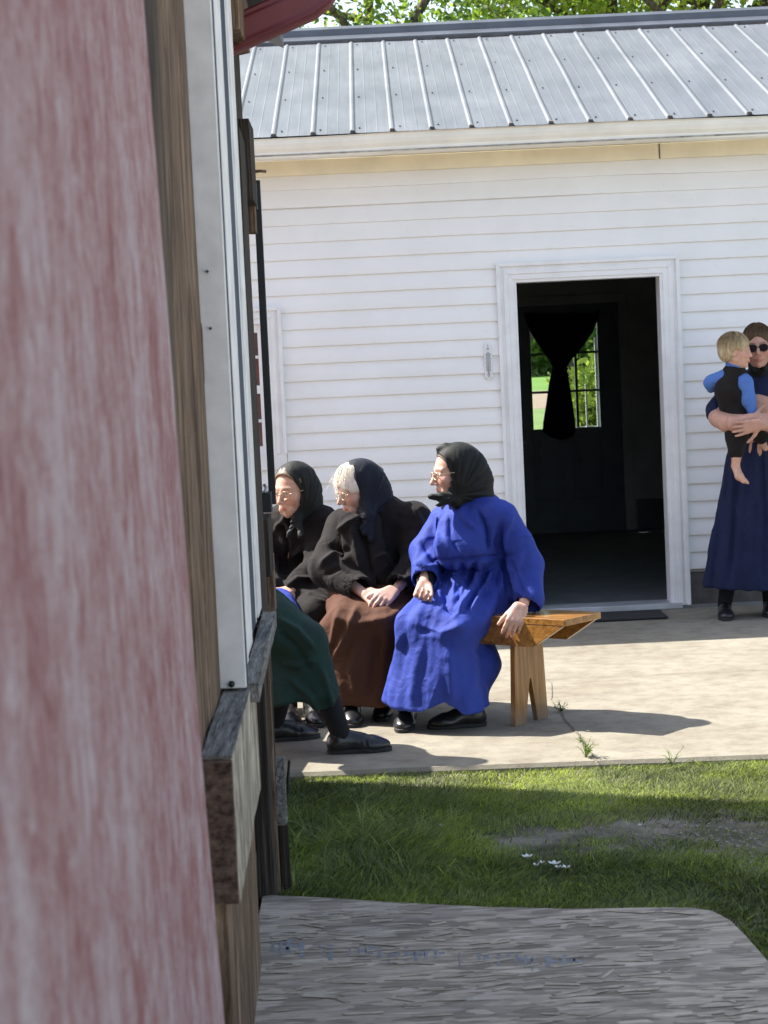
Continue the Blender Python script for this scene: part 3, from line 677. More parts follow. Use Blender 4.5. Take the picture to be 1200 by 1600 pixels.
# bare boards behind
yb = 3.0; k = 0
for wd in (0.62, 0.40, 0.36, 0.36, 0.55):
    if yb+wd <= 5.31: slab(yb+0.004, min(yb+wd, 5.3)-0.004, -0.07, -0.032, -0.05, 3.0, 'bare_board', MAT['barnwood'], rough=0.006, ny=6, nz=30, seed=k); 
    yb += wd; k += 1
slab(5.28, 6.30, -0.07, -0.040, 0.86, 3.0, 'bare_board', MAT['darkwood'], rough=0.004, nz=14, seed=9)
slab(3.55, 3.86, -0.034, -0.026, 1.30, 3.0, 'shadow_gap_strip', MAT['darkbrown'], rough=0.006, nz=20, seed=12)  # dark brown strip standing in for the shadow gap past the red board
# lower wall skin, standing proud under the sill
slab(4.05, 5.28, -0.030, 0.0, -0.05, 0.54, 'lower_board', MAT['barnwood'], rough=0.007, ny=8, nz=14, seed=5)
slab(3.96, 5.06, -0.028, 0.034, 0.54, 0.832, 'sill_plank', MAT['plankface'], rough=0.004, ny=10, nz=6, seed=21)
slab(3.945, 3.962, -0.026, 0.033, 0.545, 0.829, 'plank_end', MAT['endgrain'], rough=0.002, nz=6, seed=22)
slab(3.955, 5.05, -0.028, 0.034, 0.833, 0.838, 'plank_top', MAT['greywood'], bevel=0)
slab(4.80, 6.18, 0.014, 0.054, 0.800, 0.846, 'window_sill', MAT['greywood'], rough=0.003, ny=12, seed=25)
# window: aluminium frame built proud of the boards
win = slab(4.74, 4.76, -0.036, 0.028, 0.845, 3.0, 'window_frame', MAT['alu'])
slab(4.76, 5.22, -0.036, 0.008, 0.845, 3.0, 'frame_return', MAT['alu'], parent=win)
slab(4.90, 5.14, 0.008, 0.017, 0.848, 3.0, 'frame_ridge', MAT['alu'], parent=win, bevel=0.004)
slab(4.765, 4.80, -0.01, 0.0305, 0.848, 3.0, 'frame_lip', MAT['darkglass'], parent=win)
slab(5.22, 5.50, -0.03, 0.012, 0.846, 3.0, 'screen_track', MAT['alu'], parent=win, bevel=0.003)
slab(5.50, 5.90, -0.03, 0.005, 0.846, 3.0, 'window_pane', MAT['darkglass'], parent=win)
slab(5.90, 5.93, -0.03, 0.006, 0.846, 3.0, 'sash_rail', MAT['alu'], parent=win, bevel=0.003)
slab(5.93, 6.03, -0.03, -0.002, 0.846, 3.0, 'sash_channel', MAT['alugrey'], parent=win)
slab(6.03, 6.27, -0.03, 0.008, 0.846, 3.0, 'far_stile', MAT['alu'], parent=win, bevel=0.003)
for (px, py) in ((362, 1069), (324, 424), (329, 513)):
    p = P(px, py, 4.735); MB().tube([p+(0, 0.006, 0), p-(0, 0.004, 0)], 0.0075 if py > 1000 else 0.003, 10).build('frame_screw', MAT['blacksteel'], win, smooth=True)
p0 = P(320, 416, 4.737); p1 = P(333, 437, 4.737)
# far part: posts, doorway edge, bar
slab(6.30, 6.75, -0.09, 0.012, 0.55, 2.32, 'door_post', MAT['darkwood'], rough=0.008, nz=18, seed=31)
slab(6.75, 7.85, -0.10, -0.035, -0.05, 2.9, 'corner_board', MAT['darkwood'], rough=0.006, ny=4, nz=20, seed=33)
slab(6.95, 7.28, -0.035, 0.020, 2.15, 2.42, 'bracket_block', MAT['darkwood'], rough=0.006, nz=5, seed=34)
slab(7.30, 7.42, -0.035, 0.012, 2.06, 2.16, 'bracket_block', MAT['barnwood'], rough=0.004, nz=3, seed=35)
slab(7.05, 7.3, -0.035, 0.016, 0.86, 1.06, 'latch_block', MAT['darkwood'], rough=0.007, nz=6, seed=36)
slab(7.3, 7.5, -0.035, 0.012, 0.70, 0.90, 'latch_block', MAT['barnwood'], rough=0.007, nz=6, seed=37)
slab(7.50, 7.53, 0.002, 0.028, 1.08, 2.26, 'steel_bar', MAT['blacksteel'])
slab(7.38, 7.50, -0.035, 0.014, 1.06, 1.13, 'bar_bracket', MAT['blacksteel']); slab(7.38, 7.50, -0.035, 0.016, 2.15, 2.25, 'bar_bracket', MAT['blacksteel'])
m = MB(); p = P(398, 268, 7.5); q = P(416, 268, 7.5); m.tube([p, (p+q)/2+(0, 0, 0.002), q], 0.0055, 8); m.build('hook', MAT['barnwood'], barn, smooth=True)
m = MB(); p = P(412, 772, 7.45); m.tube([p+(0, 0, -.02), p+(0.0, -.01, .0), p+(0.012, -.01, .022), p+(0.004, 0, .034)], 0.006, 8); m.tube([p+(-.01, 0, -.012), p+(0.012, -.012, -.02)], 0.007, 8); m.build('padlock', MAT['alugrey'], barn, smooth=True)
# low doorway parts beyond the lower wall
slab(5.95, 6.12, -0.030, 0.016, -0.05, 0.83, 'lower_post', MAT['darkwood'], rough=0.006, nz=10, seed=41)
slab(6.12, 6.16, -0.02, 0.028, -0.05, 0.84, 'lower_post', MAT['barnwood'], rough=0.005, nz=10, seed=42)
slab(6.165, 6.195, 0.026, 0.058, 0.19, 0.40, 'stub_board', MAT['greywood'], rough=0.003, nz=4, seed=43)
slab(6.165, 6.195, 0.024, 0.058, -0.05, 0.188, 'stub_board', MAT['darkwood'], rough=0.003, nz=4, seed=44)
slab(5.6, 5.63, -0.09, -0.045, 0.0, 0.14, 'chipped_block', MAT['greywood'], rough=0.006, nz=3, seed=46)
m = MB(); m.tube([P(451, 1240, 6.6), P(450, 1215, 6.6), P(452, 1188, 6.6)], 0.005, 6); m.build('iron_peg', MAT['blacksteel'], barn)
# rest of the barn body: end wall, eave, roof (cast the shade the camera stands in)
m = MB(); m.box((-7.0, 7.86, -0.05), (WL(7.8, -0.05), 7.90, 2.9)); m.box((-7.0, -3.0, -0.05), (-6.9, 7.85, 2.9)); m.box((-6.9, -3.0, -0.05), (WL(-3, -0.03), -2.9, 2.9))
m.prism([(-6.95, 7.86, 2.9), (-0.5, 7.86, 2.9), (-3.7, 7.86, 4.35)], (0, 0.04, 0))
m.build('end_wall', MAT['redpaint'], barn)
m = MB(); ex = 0.0
m.prism([(-0.30, -3.4, 2.86), (-3.7, -3.4, 4.45), (-7.2, -3.4, 2.86), (-7.2, -3.4, 2.80), (-3.7, -3.4, 4.38), (-0.30, -3.4, 2.79)], (0, 11.32, 0))
m.build('roof', MAT['ridge'], barn)
slab(-3, 7.0, -0.03, 0.03, 2.72, 2.80, 'eave_board', MAT['barnwood'], bevel=0.003)
m = MB(); m.prism([P(352, -40, 6.3), P(352, 50, 6.3), P(375, 45, 6.3), P(371, -40, 6.3)], (0, 0.5, 0)); m.build('rafter_end', MAT['barnwood'], barn, bevel=0.003)
# maroon ribbed downspout elbow
def spout():
    a = P(348, 62, 6.6); b = P(480, 5, 6.6); c = P(506, -22, 6.6); d = P(512, -70, 6.6)
    m = MB(); cen = [a, a+(b-a)*0.25, a+(b-a)*0.5, a+(b-a)*0.75, b, (b+c)/2+(b-a)/np.linalg.norm(b-a)*0.012, c, d]
    V = []; F = []; seg = 60
    for i, p in enumerate(cen):
        t = cen[min(i+1, len(cen)-1)]-cen[max(i-1, 0)]; t /= np.linalg.norm(t); s_ = np.array([0, 1.0, 0]); u = np.cross(s_, t); u /= np.linalg.norm(u)
        for k in range(seg):
            th = 2*pi*k/seg; c_, sn = cos(th), sin(th); pw = 0.35
            x_ = np.sign(c_)*abs(c_)**pw*0.040; y_ = np.sign(sn)*abs(sn)**pw*0.052
            f_ = 1+0.09*sin(10*th); V.append(p+s_*x_*f_+u*y_*f_)
    for i in range(len(cen)-1):
        for k in range(seg): F.append((i*seg+k, i*seg+(k+1) % seg, (i+1)*seg+(k+1) % seg, (i+1)*seg+k))
    m.add(V, F); m.build('downspout', MAT['downspout'], barn, smooth=True)
spout()

# ------------------------------------------------------------------ strand-board ramp
OSBFAR = [(395, 1399), (500, 1402), (620, 1410), (760, 1417), (900, 1420), (1010, 1418), (1080, 1418), (1112, 1423), (1140, 1437), (1165, 1462), (1200, 1502), (1240, 1550), (1300, 1640)]
def osb():
    top = 0.030
    far = [(395, 1399), (500, 1402), (620, 1410), (760, 1417), (900, 1420), (1010, 1418), (1080, 1418), (1112, 1423), (1140, 1437), (1165, 1462), (1200, 1502), (1240, 1550), (1300, 1640)]
    pts = [G(x, y, top)[:2] for x, y in far]
    xl = WL(5.9, -0.02); pts[0] = np.array([xl, pts[0][1]])
    poly = pts+[np.array([pts[-1][0], 3.5]), np.array([-0.40, 3.5])]
    n = len(poly); V = [(p[0], p[1], top) for p in poly]+[(p[0], p[1], top-0.012) for p in poly]
    F = [tuple(range(n))[::-1], tuple(range(n, 2*n))]+[(i, (i+1) % n, n+(i+1) % n, n+i) for i in range(n)]
    o = mesh_obj('strand_board', V, F, MAT['osb'], None, origin=(0.5, 5.0, top-0.012))
    tag(o, 'weathered grey strand board sheet laid flat at the barn foot', 'board')
    # loose flakes
    m = MB(); rs = random.Random(5)
    for k in range(200):
        px = rs.uniform(418, 1190); py = rs.uniform(1425, 1600); 
        if px > 1090 and py < 1500: continue
        c = G(px, py, top+0.0012); L = rs.uniform(0.03, 0.11); w_ = rs.uniform(0.006, 0.024); a = rs.gauss(0, 0.16) if rs.random() < .8 else rs.gauss(0, .8); h = rs.uniform(0.0, 0.0015)
        d_ = np.array([cos(a), sin(a), 0]); q = np.array([-sin(a), cos(a), 0]); z = np.array([0, 0, 1])
        j = [rs.uniform(-.25, .25) for _ in range(4)]
        ps = [c-d_*L/2*(1+j[0])-q*w_/2, c+d_*L/2*(1+j[1])-q*w_/2*(0.5+j[2])+z*h, c+d_*L/2+q*w_/2+z*h, c-d_*L/2+q*w_/2*(0.6+j[3])]
        m.prism(ps, (0, 0, 0.0008))
    fl = m.build('flakes', MAT['osb2'], o); tag(fl, kind='stuff')
    # faded ink stamp: broken strokes
    m = MB(); x = 424.0; rs = random.Random(3)
    while x < 900:
        w_ = rs.choice([5, 7, 9, 13]); y0 = 1465+(x-412)*0.052
        if rs.random() < (0.85 if x < 690 else 0.5):
            h = rs.uniform(12, 26); yy = y0+rs.uniform(0, 8)
            ps = [G(x+rs.uniform(-1, 1), yy+h, top+0.0006), G(x+w_*0.6, yy+h, top+0.0006), G(x+w_*0.6+rs.uniform(-1, 2), yy, top+0.0006), G(x, yy+rs.uniform(-1, 2), top+0.0006)]
            m.prism(ps, (0, 0, 0.0002))
            if rs.random() < 0.5: m.prism([G(x+w_*.6+1, yy+h*.6, top+0.0006), G(x+w_+8, yy+h*.6, top+0.0006), G(x+w_+8, yy+h*.6-4, top+0.0006), G(x+w_*.6+1, yy+h*.6-4, top+0.0006)], (0, 0, 0.0002))
        x += w_+rs.uniform(2, 9)
    m.build('ink_stamp', MAT['stamp'], o)
MAT['clod'] = simple('soil_crumb', (0.26, 0.23, 0.19), 0.95, 0.3, 50)
MAT['osb2'] = simple('loose_flake', (0.44, 0.37, 0.28), 0.85, 0.3, 25)
osb()

# ------------------------------------------------------------------ grass
def grass():
    N = 400000
    X = RS.uniform(-0.45, 3.6, N); Y = RS.uniform(5.2, 8.06, N)
    edge = 7.88-0.035*X+0.03*fbm(np.stack([X*1.7, X*0, X*0], -1), 3, 9)
    den = fbm(np.stack([X*2.2, Y*2.2, X*0], -1), 3, 40)
    den2 = fbm(np.stack([X*9, Y*9, X*0], -1), 3, 60)
    # worn patch, right
    c = G(1120, 1305, -0.03); patch = np.exp(-(((X-c[0])/0.75)**2+((Y-c[1])/0.28)**2)); c2 = G(900, 1300, -0.03); patch2 = np.exp(-(((X-c2[0])/0.45)**2+((Y-c2[1])/0.10)**2))
    keep = (Y < edge+0.02*RS.randn(N)) & (RS.uniform(0, 1, N) < np.clip(0.9+0.7*den-0.95*patch*(1+1.3*den2)-0.7*patch2*(1+den2), 0.05, 1)) & (X > WL(Y, -0.02))
    bp = [G(x, y, 0.03)[:2] for x, y in OSBFAR]; ye = np.interp(X, [p[0] for p in bp], [p[1] for p in bp], left=bp[0][1], right=0.0)
    keep &= (Y > ye+0.012)
    X, Y = X[keep], Y[keep]; N = len(X); den = den[keep]
    tuft = np.exp(-(((X-G(520, 1330)[0])/0.40)**2+((Y-G(520, 1330)[1])/0.55)**2))
    H = (0.013+0.012*RS.rand(N)+0.015*np.clip(den, 0, 1))*(1+3.0*tuft*RS.rand(N)); H *= np.where(RS.rand(N) < 0.04, 1.8, 1.0)
    ang = RS.uniform(0, 2*pi, N); lean = RS.uniform(0.3, 2.0, N)*H; W = RS.uniform(0.0009, 0.0020, N)*(1+0.7*tuft)
    Z = gz(X, Y)-0.003
    # matted clumps lean together
    fa = 4*fbm(np.stack([X*5, Y*5, X*0], -1), 2, 77); ang = np.where(RS.rand(N) < 0.6, fa, ang)
    dx, dy = np.cos(ang), np.sin(ang); wa = RS.uniform(0, pi, N); wx, wy = np.cos(wa)*W, np.sin(wa)*W
    b0 = np.stack([X-wx, Y-wy, Z], -1); b1 = np.stack([X+wx, Y+wy, Z], -1)
    mx = X+dx*lean*0.35; my = Y+dy*lean*0.35; mz = Z+H*0.6
    m0 = np.stack([mx-wx*.8, my-wy*.8, mz], -1); m1 = np.stack([mx+wx*.8, my+wy*.8, mz], -1)
    t = np.stack([X+dx*lean, Y+dy*lean, Z+H*RS.uniform(0.75, 1.05, N)], -1)
    V = np.stack([b0, b1, m1, m0, t], 1).reshape(-1, 3)
    i = np.arange(N)*5
    loops = np.stack([i, i+1, i+2, i+3, i+3, i+2, i+4], 1).ravel()
    me = bpy.data.meshes.new('grass'); me.vertices.add(len(V)); me.vertices.foreach_set('co', V.ravel())
    me.loops.add(len(loops)); me.loops.foreach_set('vertex_index', loops.astype(np.int32))
    me.polygons.add(2*N); ls = np.stack([np.arange(N)*7, np.arange(N)*7+4], 1).ravel(); me.polygons.foreach_set('loop_start', ls.astype(np.int32))
    me.update(calc_edges=True); me.materials.append(MAT['grass'])
    at = me.attributes.new('lv', 'FLOAT', 'POINT'); dry = (RS.rand(N) < 0.06)
    cl = np.clip(0.40+0.4*fbm(np.stack([X*3, Y*3, X*0], -1), 2, 90)+RS.normal(0, 0.22, N), 0, 1)
    at.data.foreach_set('value', np.repeat(cl, 5).astype(np.float32))
    o = bpy.data.objects.new('grass', me); COL.objects.link(o); tag(o, kind='stuff'); tag(o, 'short trampled green grass between the concrete and the board', 'grass')
grass()
# white petals on the grass and little stones
m = MB(); rs = random.Random(9)
for (px, py, s_) in ((824, 1342, 1.5), (838, 1355, 0.8), (846, 1351, 0.8), (866, 1352, 1.6), (872, 1358, 0.8), (884, 1358, 1.2), (1000, 1290, 0.6), (690, 1292, 0.6)):
    c = G(px, py, 0.0); c[2] = float(gz(c[0:1], c[1:2])[0])+0.03; V = []; 
    for q in range(5):
        a = q*1.256+rs.random(); r = 0.009*s_
        ps = [c, c+np.array([cos(a-.5)*r, sin(a-.5)*r, 0.004]), c+np.array([cos(a)*r*1.5, sin(a)*r*1.5, 0.008]), c+np.array([cos(a+.5)*r, sin(a+.5)*r, 0.004])]
        m.prism(ps, (0, 0, 0.0015))
tag(m.build('fallen_blossom', MAT['petal']), 'scattered white blossom petals lying on the shaded grass', 'petals', kind='stuff')

m = MB(); rs = random.Random(19)
for k in range(260):
    px = rs.gauss(1090, 90); py = rs.gauss(1306, 20)
    if py < 1262 or px > 1260: continue
    c = G(px, py, -0.03); c[2] = float(gz(c[0:1], c[1:2])[0])+0.002; r = rs.uniform(0.003, 0.010)
    pts = [c+np.array([cos(a)*r*rs.uniform(.6, 1.2), sin(a)*r*rs.uniform(.6, 1.2), 0]) for a in np.linspace(0, 2*pi, 7)[:-1]]
    top = c+np.array([rs.uniform(-.2, .2)*r, 0, r*rs.uniform(.3, .8)]); n = len(pts); m.add(pts+[top], [(i, (i+1) % n, n) for i in range(n)])
tag(m.build('soil_clods', MAT['clod'], smooth=False), 'small pale soil crumbs on the worn patch of the lawn', 'soil', kind='stuff')
# weeds in the crack
def weed(cx, cy, hgt, n, seed, label):
    rs = random.Random(seed); c = np.array([cx, cy, 0.0]); r = thing('weed', label, 'weed', c, 'weeds in the slab crack')
    m = MB(); st = MB(); lv = []
    for k in range(n):
        a = rs.uniform(0, 2*pi); L = hgt*rs.uniform(0.5, 1.1); le = rs.uniform(0.2, 0.9)
        tip = c+np.array([cos(a)*L*le, sin(a)*L*le, L*sqrt(max(0.05, 1-le*le))]); mid = c+(tip-c)*0.5+np.array([0, 0, L*0.12])
        st.tube([c, mid, tip], [0.0016, 0.0012, 0.0006], 5)
        for q in range(6):
            t = 0.3+0.7*q/5; p = c+(tip-c)*t+np.array([0, 0, L*0.12*(1-abs(2*t-1))]); b = a+rs.choice([-1, 1])*rs.uniform(0.6, 1.6); d_ = np.array([cos(b), sin(b), rs.uniform(-.1, .5)]); s_ = np.array([-sin(b), cos(b), 0]); l = hgt*rs.uniform(0.16, 0.3)
            m.add([p, p+d_*l*.5+s_*l*.22, p+d_*l, p+d_*l*.5-s_*l*.22], [(0, 1, 2, 3)])
    st.build('stem', MAT['leafA'], r); m.build('leaves', MAT['leafA'], r)
c = G(877, 1112); weed(c[0], c[1], 0.055, 12, 1, 'small green weed growing in the slab crack right of the bench leg')
c = G(916, 1183); weed(c[0], c[1], 0.075, 14, 2, 'taller green weed where the slab crack meets the grass')
c = G(908, 1160); weed(c[0], c[1], 0.035, 7, 3, 'tiny green weed halfway along the slab crack')
c = G(1050, 1196); weed(c[0], c[1], 0.08, 5, 4, 'thin upright weed at the patio edge in the sunlit grass')

# ------------------------------------------------------------------ trees
def tree(x, y, h, spread, seed, leafmat, label, cb=0.3, nleaf=9000, ls=0.085, group='trees behind the house roof', levels=4, trunk=0.10):
    rs = random.Random(seed); r = thing('tree', label, 'tree', (x, y, -0.05), group)
    tk = MB(); tips = []
    def limb(p, d, L, rad, lev):
        n = 5; pts = [p]; q = p.copy(); dd = d.copy()
        for i in range(n):
            dd = dd+np.array([rs.gauss(0, .14), rs.gauss(0, .14), rs.gauss(0.02, .08)]); dd /= np.linalg.norm(dd); q = q+dd*L/n; pts.append(q.copy())
        tk.tube(pts, [rad*(1-0.55*i/n) for i in range(n+1)], 8 if lev < 2 else 5, cap=False)
        if lev >= 2: tips.extend(pts[2:])
        if lev < levels:
            nb = 4 if lev < 2 else 3
            for k in range(nb):
                t = rs.uniform(0.35, 1.0) if lev else rs.uniform(cb, 1.0); i = min(n-1, int(t*n)); bp = pts[i]+(pts[i+1]-pts[i])*(t*n-i)
                a = rs.uniform(0, 2*pi); nd = np.array([cos(a), sin(a), rs.uniform(-0.1, 0.7)])*(1.0 if lev else spread)+dd*0.5; nd /= np.linalg.norm(nd)
                limb(bp, nd, L*rs.uniform(0.5, 0.72), rad*0.5, lev+1)
    for k in range(1): limb(np.array([x, y, -0.05]), np.array([rs.gauss(0, .05), rs.gauss(0, .05), 1.0]), h*0.7, trunk, 0)
    tk.build('trunk', MAT['bark'], r, smooth=True)
    T = np.array(tips); rr = np.random.RandomState(seed); idx = rr.randint(0, len(T), nleaf)
    clump = rr.normal(0, 0.25, (len(T), 3)); C = T[idx]+clump[idx]*0.6+rr.normal(0, 0.22, (nleaf, 3))
    a = rr.normal(0, 1, (nleaf, 3)); a /= np.linalg.norm(a, axis=1)[:, None]; b = np.cross(a, rr.normal(0, 1, (nleaf, 3))); b /= np.linalg.norm(b, axis=1)[:, None]
    s_ = ls*rr.uniform(0.6, 1.3, nleaf)[:, None]
    nrm = np.cross(a, b)
    V = np.stack([C-a*s_, C-b*s_*.55+nrm*s_*.12, C+a*s_, C+b*s_*.55+nrm*s_*.12], 1).reshape(-1, 3)-np.array([x, y, -0.05])
    i = np.arange(nleaf)*4; F = np.stack([i, i+1, i+2, i+3], 1)
    me = bpy.data.meshes.new('crown'); me.from_pydata(V.tolist(), [], F.tolist()); me.materials.append(leafmat)
    at = me.attributes.new('lv', 'FLOAT', 'POINT'); at.data.foreach_set('value', np.repeat(np.clip(0.5+0.8*clump[idx, 0]+rr.normal(0, .25, nleaf), 0, 1), 4).astype(np.float32))
    o = bpy.data.objects.new('crown', me); COL.objects.link(o); o.parent = r
    return r
TL = ['yellow green leafed tree rising behind the left end of the roof', 'loose spring tree behind the roof left of the roof centre', 'tree with thin arching limbs showing over the middle of the roof',
      'tall bare limbed tree over the roof above the doorway', 'pale leafed tree with an upright trunk right of the doorway', 'sparse green tree over the far right of the roof', 'broad tree over the roof beyond the right edge']
for i, (px, Y, h, mt) in enumerate(((395, 24, 9.5, 'leafB'), (520, 27, 10, 'leafA'), (668, 24, 9.5, 'leafB'), (835, 26, 11, 'leafA'), (930, 23, 10, 'leafA'), (1060, 25, 10, 'leafB'), (1195, 24, 10, 'leafA'))):
    tree(P(px, 0, Y)[0], Y, h, 1.5, 20+i, MAT[mt], TL[i], nleaf=26000, ls=0.05)
# trees at the far field edge and the bush outside the far door
for i, px in enumerate((790, 845, 900, 950, 1010)):
    tree(P(px, 560, 132+3*(i % 2))[0], 132+3*(i % 2), 11, 2.2, 50+i, MAT['leafB'], ['leftmost', 'second', 'third', 'fourth', 'rightmost'][i]+' of the dark trees at the field edge seen through the far door window', nleaf=9000, ls=0.5, trunk=0.25, group='trees at the far field edge', levels=3, cb=0.02)
def bush(x, y, h, w_, seed, label, n=2600, ls=0.05, group=None, mt='leafA'):
    rr = np.random.RandomState(seed); r = thing('bush', label, 'bush', (x, y, -0.05), group); st = MB()
    T = []
    for k in range(14):
        a = rr.uniform(0, 2*pi); tip = np.array([x+cos(a)*w_*rr.uniform(.2, 1), y+sin(a)*w_*rr.uniform(.2, 1), h*rr.uniform(.6, 1)]); b0 = np.array([x, y, -0.05])
        mid = (tip+b0)/2+np.array([0, 0, .1]); st.tube([b0, mid, tip], [.012, .008, .004], 5); T += [b0+(mid-b0)*.6, mid, (mid+tip)/2, tip]
    st.build('stem', MAT['bark'], r)
    T = np.array(T); C = T[rr.randint(0, len(T), n)]+rr.normal(0, .09+w_*.08, (n, 3)); a = rr.normal(0, 1, (n, 3)); a /= np.linalg.norm(a, axis=1)[:, None]; b = np.cross(a, rr.normal(0, 1, (n, 3))); b /= np.linalg.norm(b, axis=1)[:, None]; s_ = ls*rr.uniform(.6, 1.3, n)[:, None]
    V = np.stack([C-a*s_, C-b*s_*.5, C+a*s_, C+b*s_*.5], 1).reshape(-1, 3); i = np.arange(n)*4
    o = mesh_obj('foliage', V, np.stack([i, i+1, i+2, i+3], 1), MAT[mt], r)
    at = o.data.attributes.new('lv', 'FLOAT', 'POINT'); at.data.foreach_set('value', np.repeat(rr.uniform(0.3, 1, n), 4).astype(np.float32))
bush(P(922, 640, 21.5)[0], 21.5, 1.35, 0.32, 5, 'bright green leafy bush just outside the far door window')
#bush(P(860, 610, 30)[0]-0.2, 30, 2.3, 0.5, 6, 'pale leafed shrub on the back lawn seen left of the curtain', 2000, .07)

for i, px in enumerate((800, 838, 872, 905, 945)):
    bush(P(px, 560, 126)[0], 126, 4.2, 2.6, 90+i, ['leftmost', 'second', 'middle', 'fourth', 'rightmost'][i]+' low dark bush along the field edge in the far door window', 3500, .3, 'bushes along the field edge', 'leafB')
# ================================================================== PEOPLE: solid sculpting on a grid
def unit(v): v = np.array(v, float); return v/(np.linalg.norm(v)+1e-12)
class SDF:
    def __init__(s, lo, hi, h):
        s.lo = np.array(lo, float); s.h = h; s.n = np.maximum(4, np.ceil((np.array(hi, float)-s.lo)/h).astype(int)+1)
        s.d = np.full(tuple(s.n), 1.0, np.float32)
        s.ax = [(s.lo[i]+np.arange(s.n[i])*h).astype(np.float32) for i in range(3)]
    def _blk(s, lo, hi):
        a = np.clip(np.floor((np.array(lo)-s.lo)/s.h).astype(int), 0, s.n); b = np.clip(np.ceil((np.array(hi)-s.lo)/s.h).astype(int)+1, 0, s.n)
        if np.any(b <= a): return None
        sl = tuple(slice(a[i], b[i]) for i in range(3))
        return sl, s.ax[0][sl[0]][:, None, None], s.ax[1][sl[1]][None, :, None], s.ax[2][sl[2]][None, None, :]
    def _u(s, sl, d, k):
        D = s.d[sl]
        if k > 0:
            h = np.maximum(k-np.abs(D-d), 0)/k; s.d[sl] = np.minimum(D, d)-h*h*k*0.25
        else: s.d[sl] = np.minimum(D, d)
    def _s(s, sl, d, k):
        D = s.d[sl]; d = -d
        if k > 0:
            h = np.maximum(k-np.abs(D-d), 0)/k; s.d[sl] = np.maximum(D, d)+h*h*k*0.25
        else: s.d[sl] = np.maximum(D, d)
    def _op(s, sl, d, k, sub): (s._s if sub else s._u)(sl, d, k)
    def cone(s, a, b, r1, r2, k=0.0, sub=False, flat=None):
        a = np.array(a, float); b = np.array(b, float); m = max(r1, r2)+k+3*s.h
        q = s._blk(np.minimum(a, b)-m, np.maximum(a, b)+m)
        if q is None: return s
        sl, X, Y, Z = q; ba = b-a; L2 = max(ba.dot(ba), 1e-9)
        t = np.clip(((X-a[0])*ba[0]+(Y-a[1])*ba[1]+(Z-a[2])*ba[2])/L2, 0, 1)
        dx = X-a[0]-t*ba[0]; dy = Y-a[1]-t*ba[1]; dz = Z-a[2]-t*ba[2]
        if flat is not None:   # (axis, factor) squash across an axis
            ax, f = flat; ax = unit(ax); e = dx*ax[0]+dy*ax[1]+dz*ax[2]
            dd = np.sqrt(dx*dx+dy*dy+dz*dz-e*e+(e/f)**2+1e-12)-(r1+(r2-r1)*t); 
            if f < 1: dd = dd*f**0.5
        else: dd = np.sqrt(dx*dx+dy*dy+dz*dz)-(r1+(r2-r1)*t)
        s._op(sl, dd.astype(np.float32), k, sub); return s
    def path(s, pts, rs, k=0.0, sub=False, flat=None):
        for i in range(len(pts)-1): s.cone(pts[i], pts[i+1], rs[i], rs[i+1], k, sub, flat)
        return s
    def ell(s, c, r, ax=None, k=0.0, sub=False):
        c = np.array(c, float); r = np.array(r, float); m = r.max()+k+3*s.h
        q = s._blk(c-m, c+m)
        if q is None: return s
        sl, X, Y, Z = q; A = np.eye(3) if ax is None else np.array(ax, float)
        x, y, z = X-c[0], Y-c[1], Z-c[2]
        p = [x*A[i][0]+y*A[i][1]+z*A[i][2] for i in range(3)]
        k0 = np.sqrt(sum((p[i]/r[i])**2 for i in range(3))+1e-9); k1 = np.sqrt(sum((p[i]/r[i]**2)**2 for i in range(3))+1e-9)
        s._op(sl, (k0*(k0-1)/k1).astype(np.float32), k, sub); return s
    def frus(s, c0, c1, a0, b0, a1, b1, U, Vv, k=0.0, sub=False, p=2.4, fold=0.0, nf=9, ph=0.0, rnd=0.01):
        """elliptic frustum between centres c0 (bottom) and c1 (top); half axes a along U, b along V; fold = fluting growing downward"""
        c0 = np.array(c0, float); c1 = np.array(c1, float); m = max(a0, b0, a1, b1)*(1+abs(fold))+k+3*s.h
        q = s._blk(np.minimum(c0, c1)-m, np.maximum(c0, c1)+m)
        if q is None: return s
        sl, X, Y, Z = q; U = unit(U); Vv = unit(Vv); ba = c1-c0; L = np.linalg.norm(ba); W = ba/L
        # shear coordinates: height along z-like axis
        t = ((X-c0[0])*W[0]+(Y-c0[1])*W[1]+(Z-c0[2])*W[2])/L; tc = np.clip(t, 0, 1)
        x = X-c0[0]-tc*ba[0]; y = Y-c0[1]-tc*ba[1]; z = Z-c0[2]-tc*ba[2]
        u = x*U[0]+y*U[1]+z*U[2]; v = x*Vv[0]+y*Vv[1]+z*Vv[2]
        a = a0+(a1-a0)*tc; b = b0+(b1-b0)*tc
        if fold:
            th = np.arctan2(v/b, u/a); f = 1+fold*(1-tc)*(0.6*np.sin(nf*th+ph)+0.4*np.sin((nf*1.7)*th+2.1*ph+1)); a = a*f; b = b*f
        rr = (np.abs(u/a)**p+np.abs(v/b)**p+1e-9)**(1/p); d2 = (rr-1)*np.minimum(a, b)*0.9
        dz = np.abs(t-0.5)*L-L*0.5+rnd; d2r = d2+rnd
        d = np.minimum(np.maximum(d2r, dz), 0)+np.sqrt(np.maximum(d2r, 0)**2+np.maximum(dz, 0)**2)-rnd
        s._op(sl, d.astype(np.float32), k, sub); return s
    def plane(s, pt, n, k=0.0, lo=None, hi=None):
        """remove the half space on the +n side of pt"""
        q = s._blk(s.lo-1 if lo is None else lo, s.ax_hi()+1 if hi is None else hi)
        if q is None: return s
        sl, X, Y, Z = q; n = unit(n)
        d = -((X-pt[0])*n[0]+(Y-pt[1])*n[1]+(Z-pt[2])*n[2]); s._s(sl, d.astype(np.float32), k); return s
    def ax_hi(s): return s.lo+s.n*s.h
    def union_field(s, o, k=0.0): s._u((slice(None),)*3, o.d, k); return s
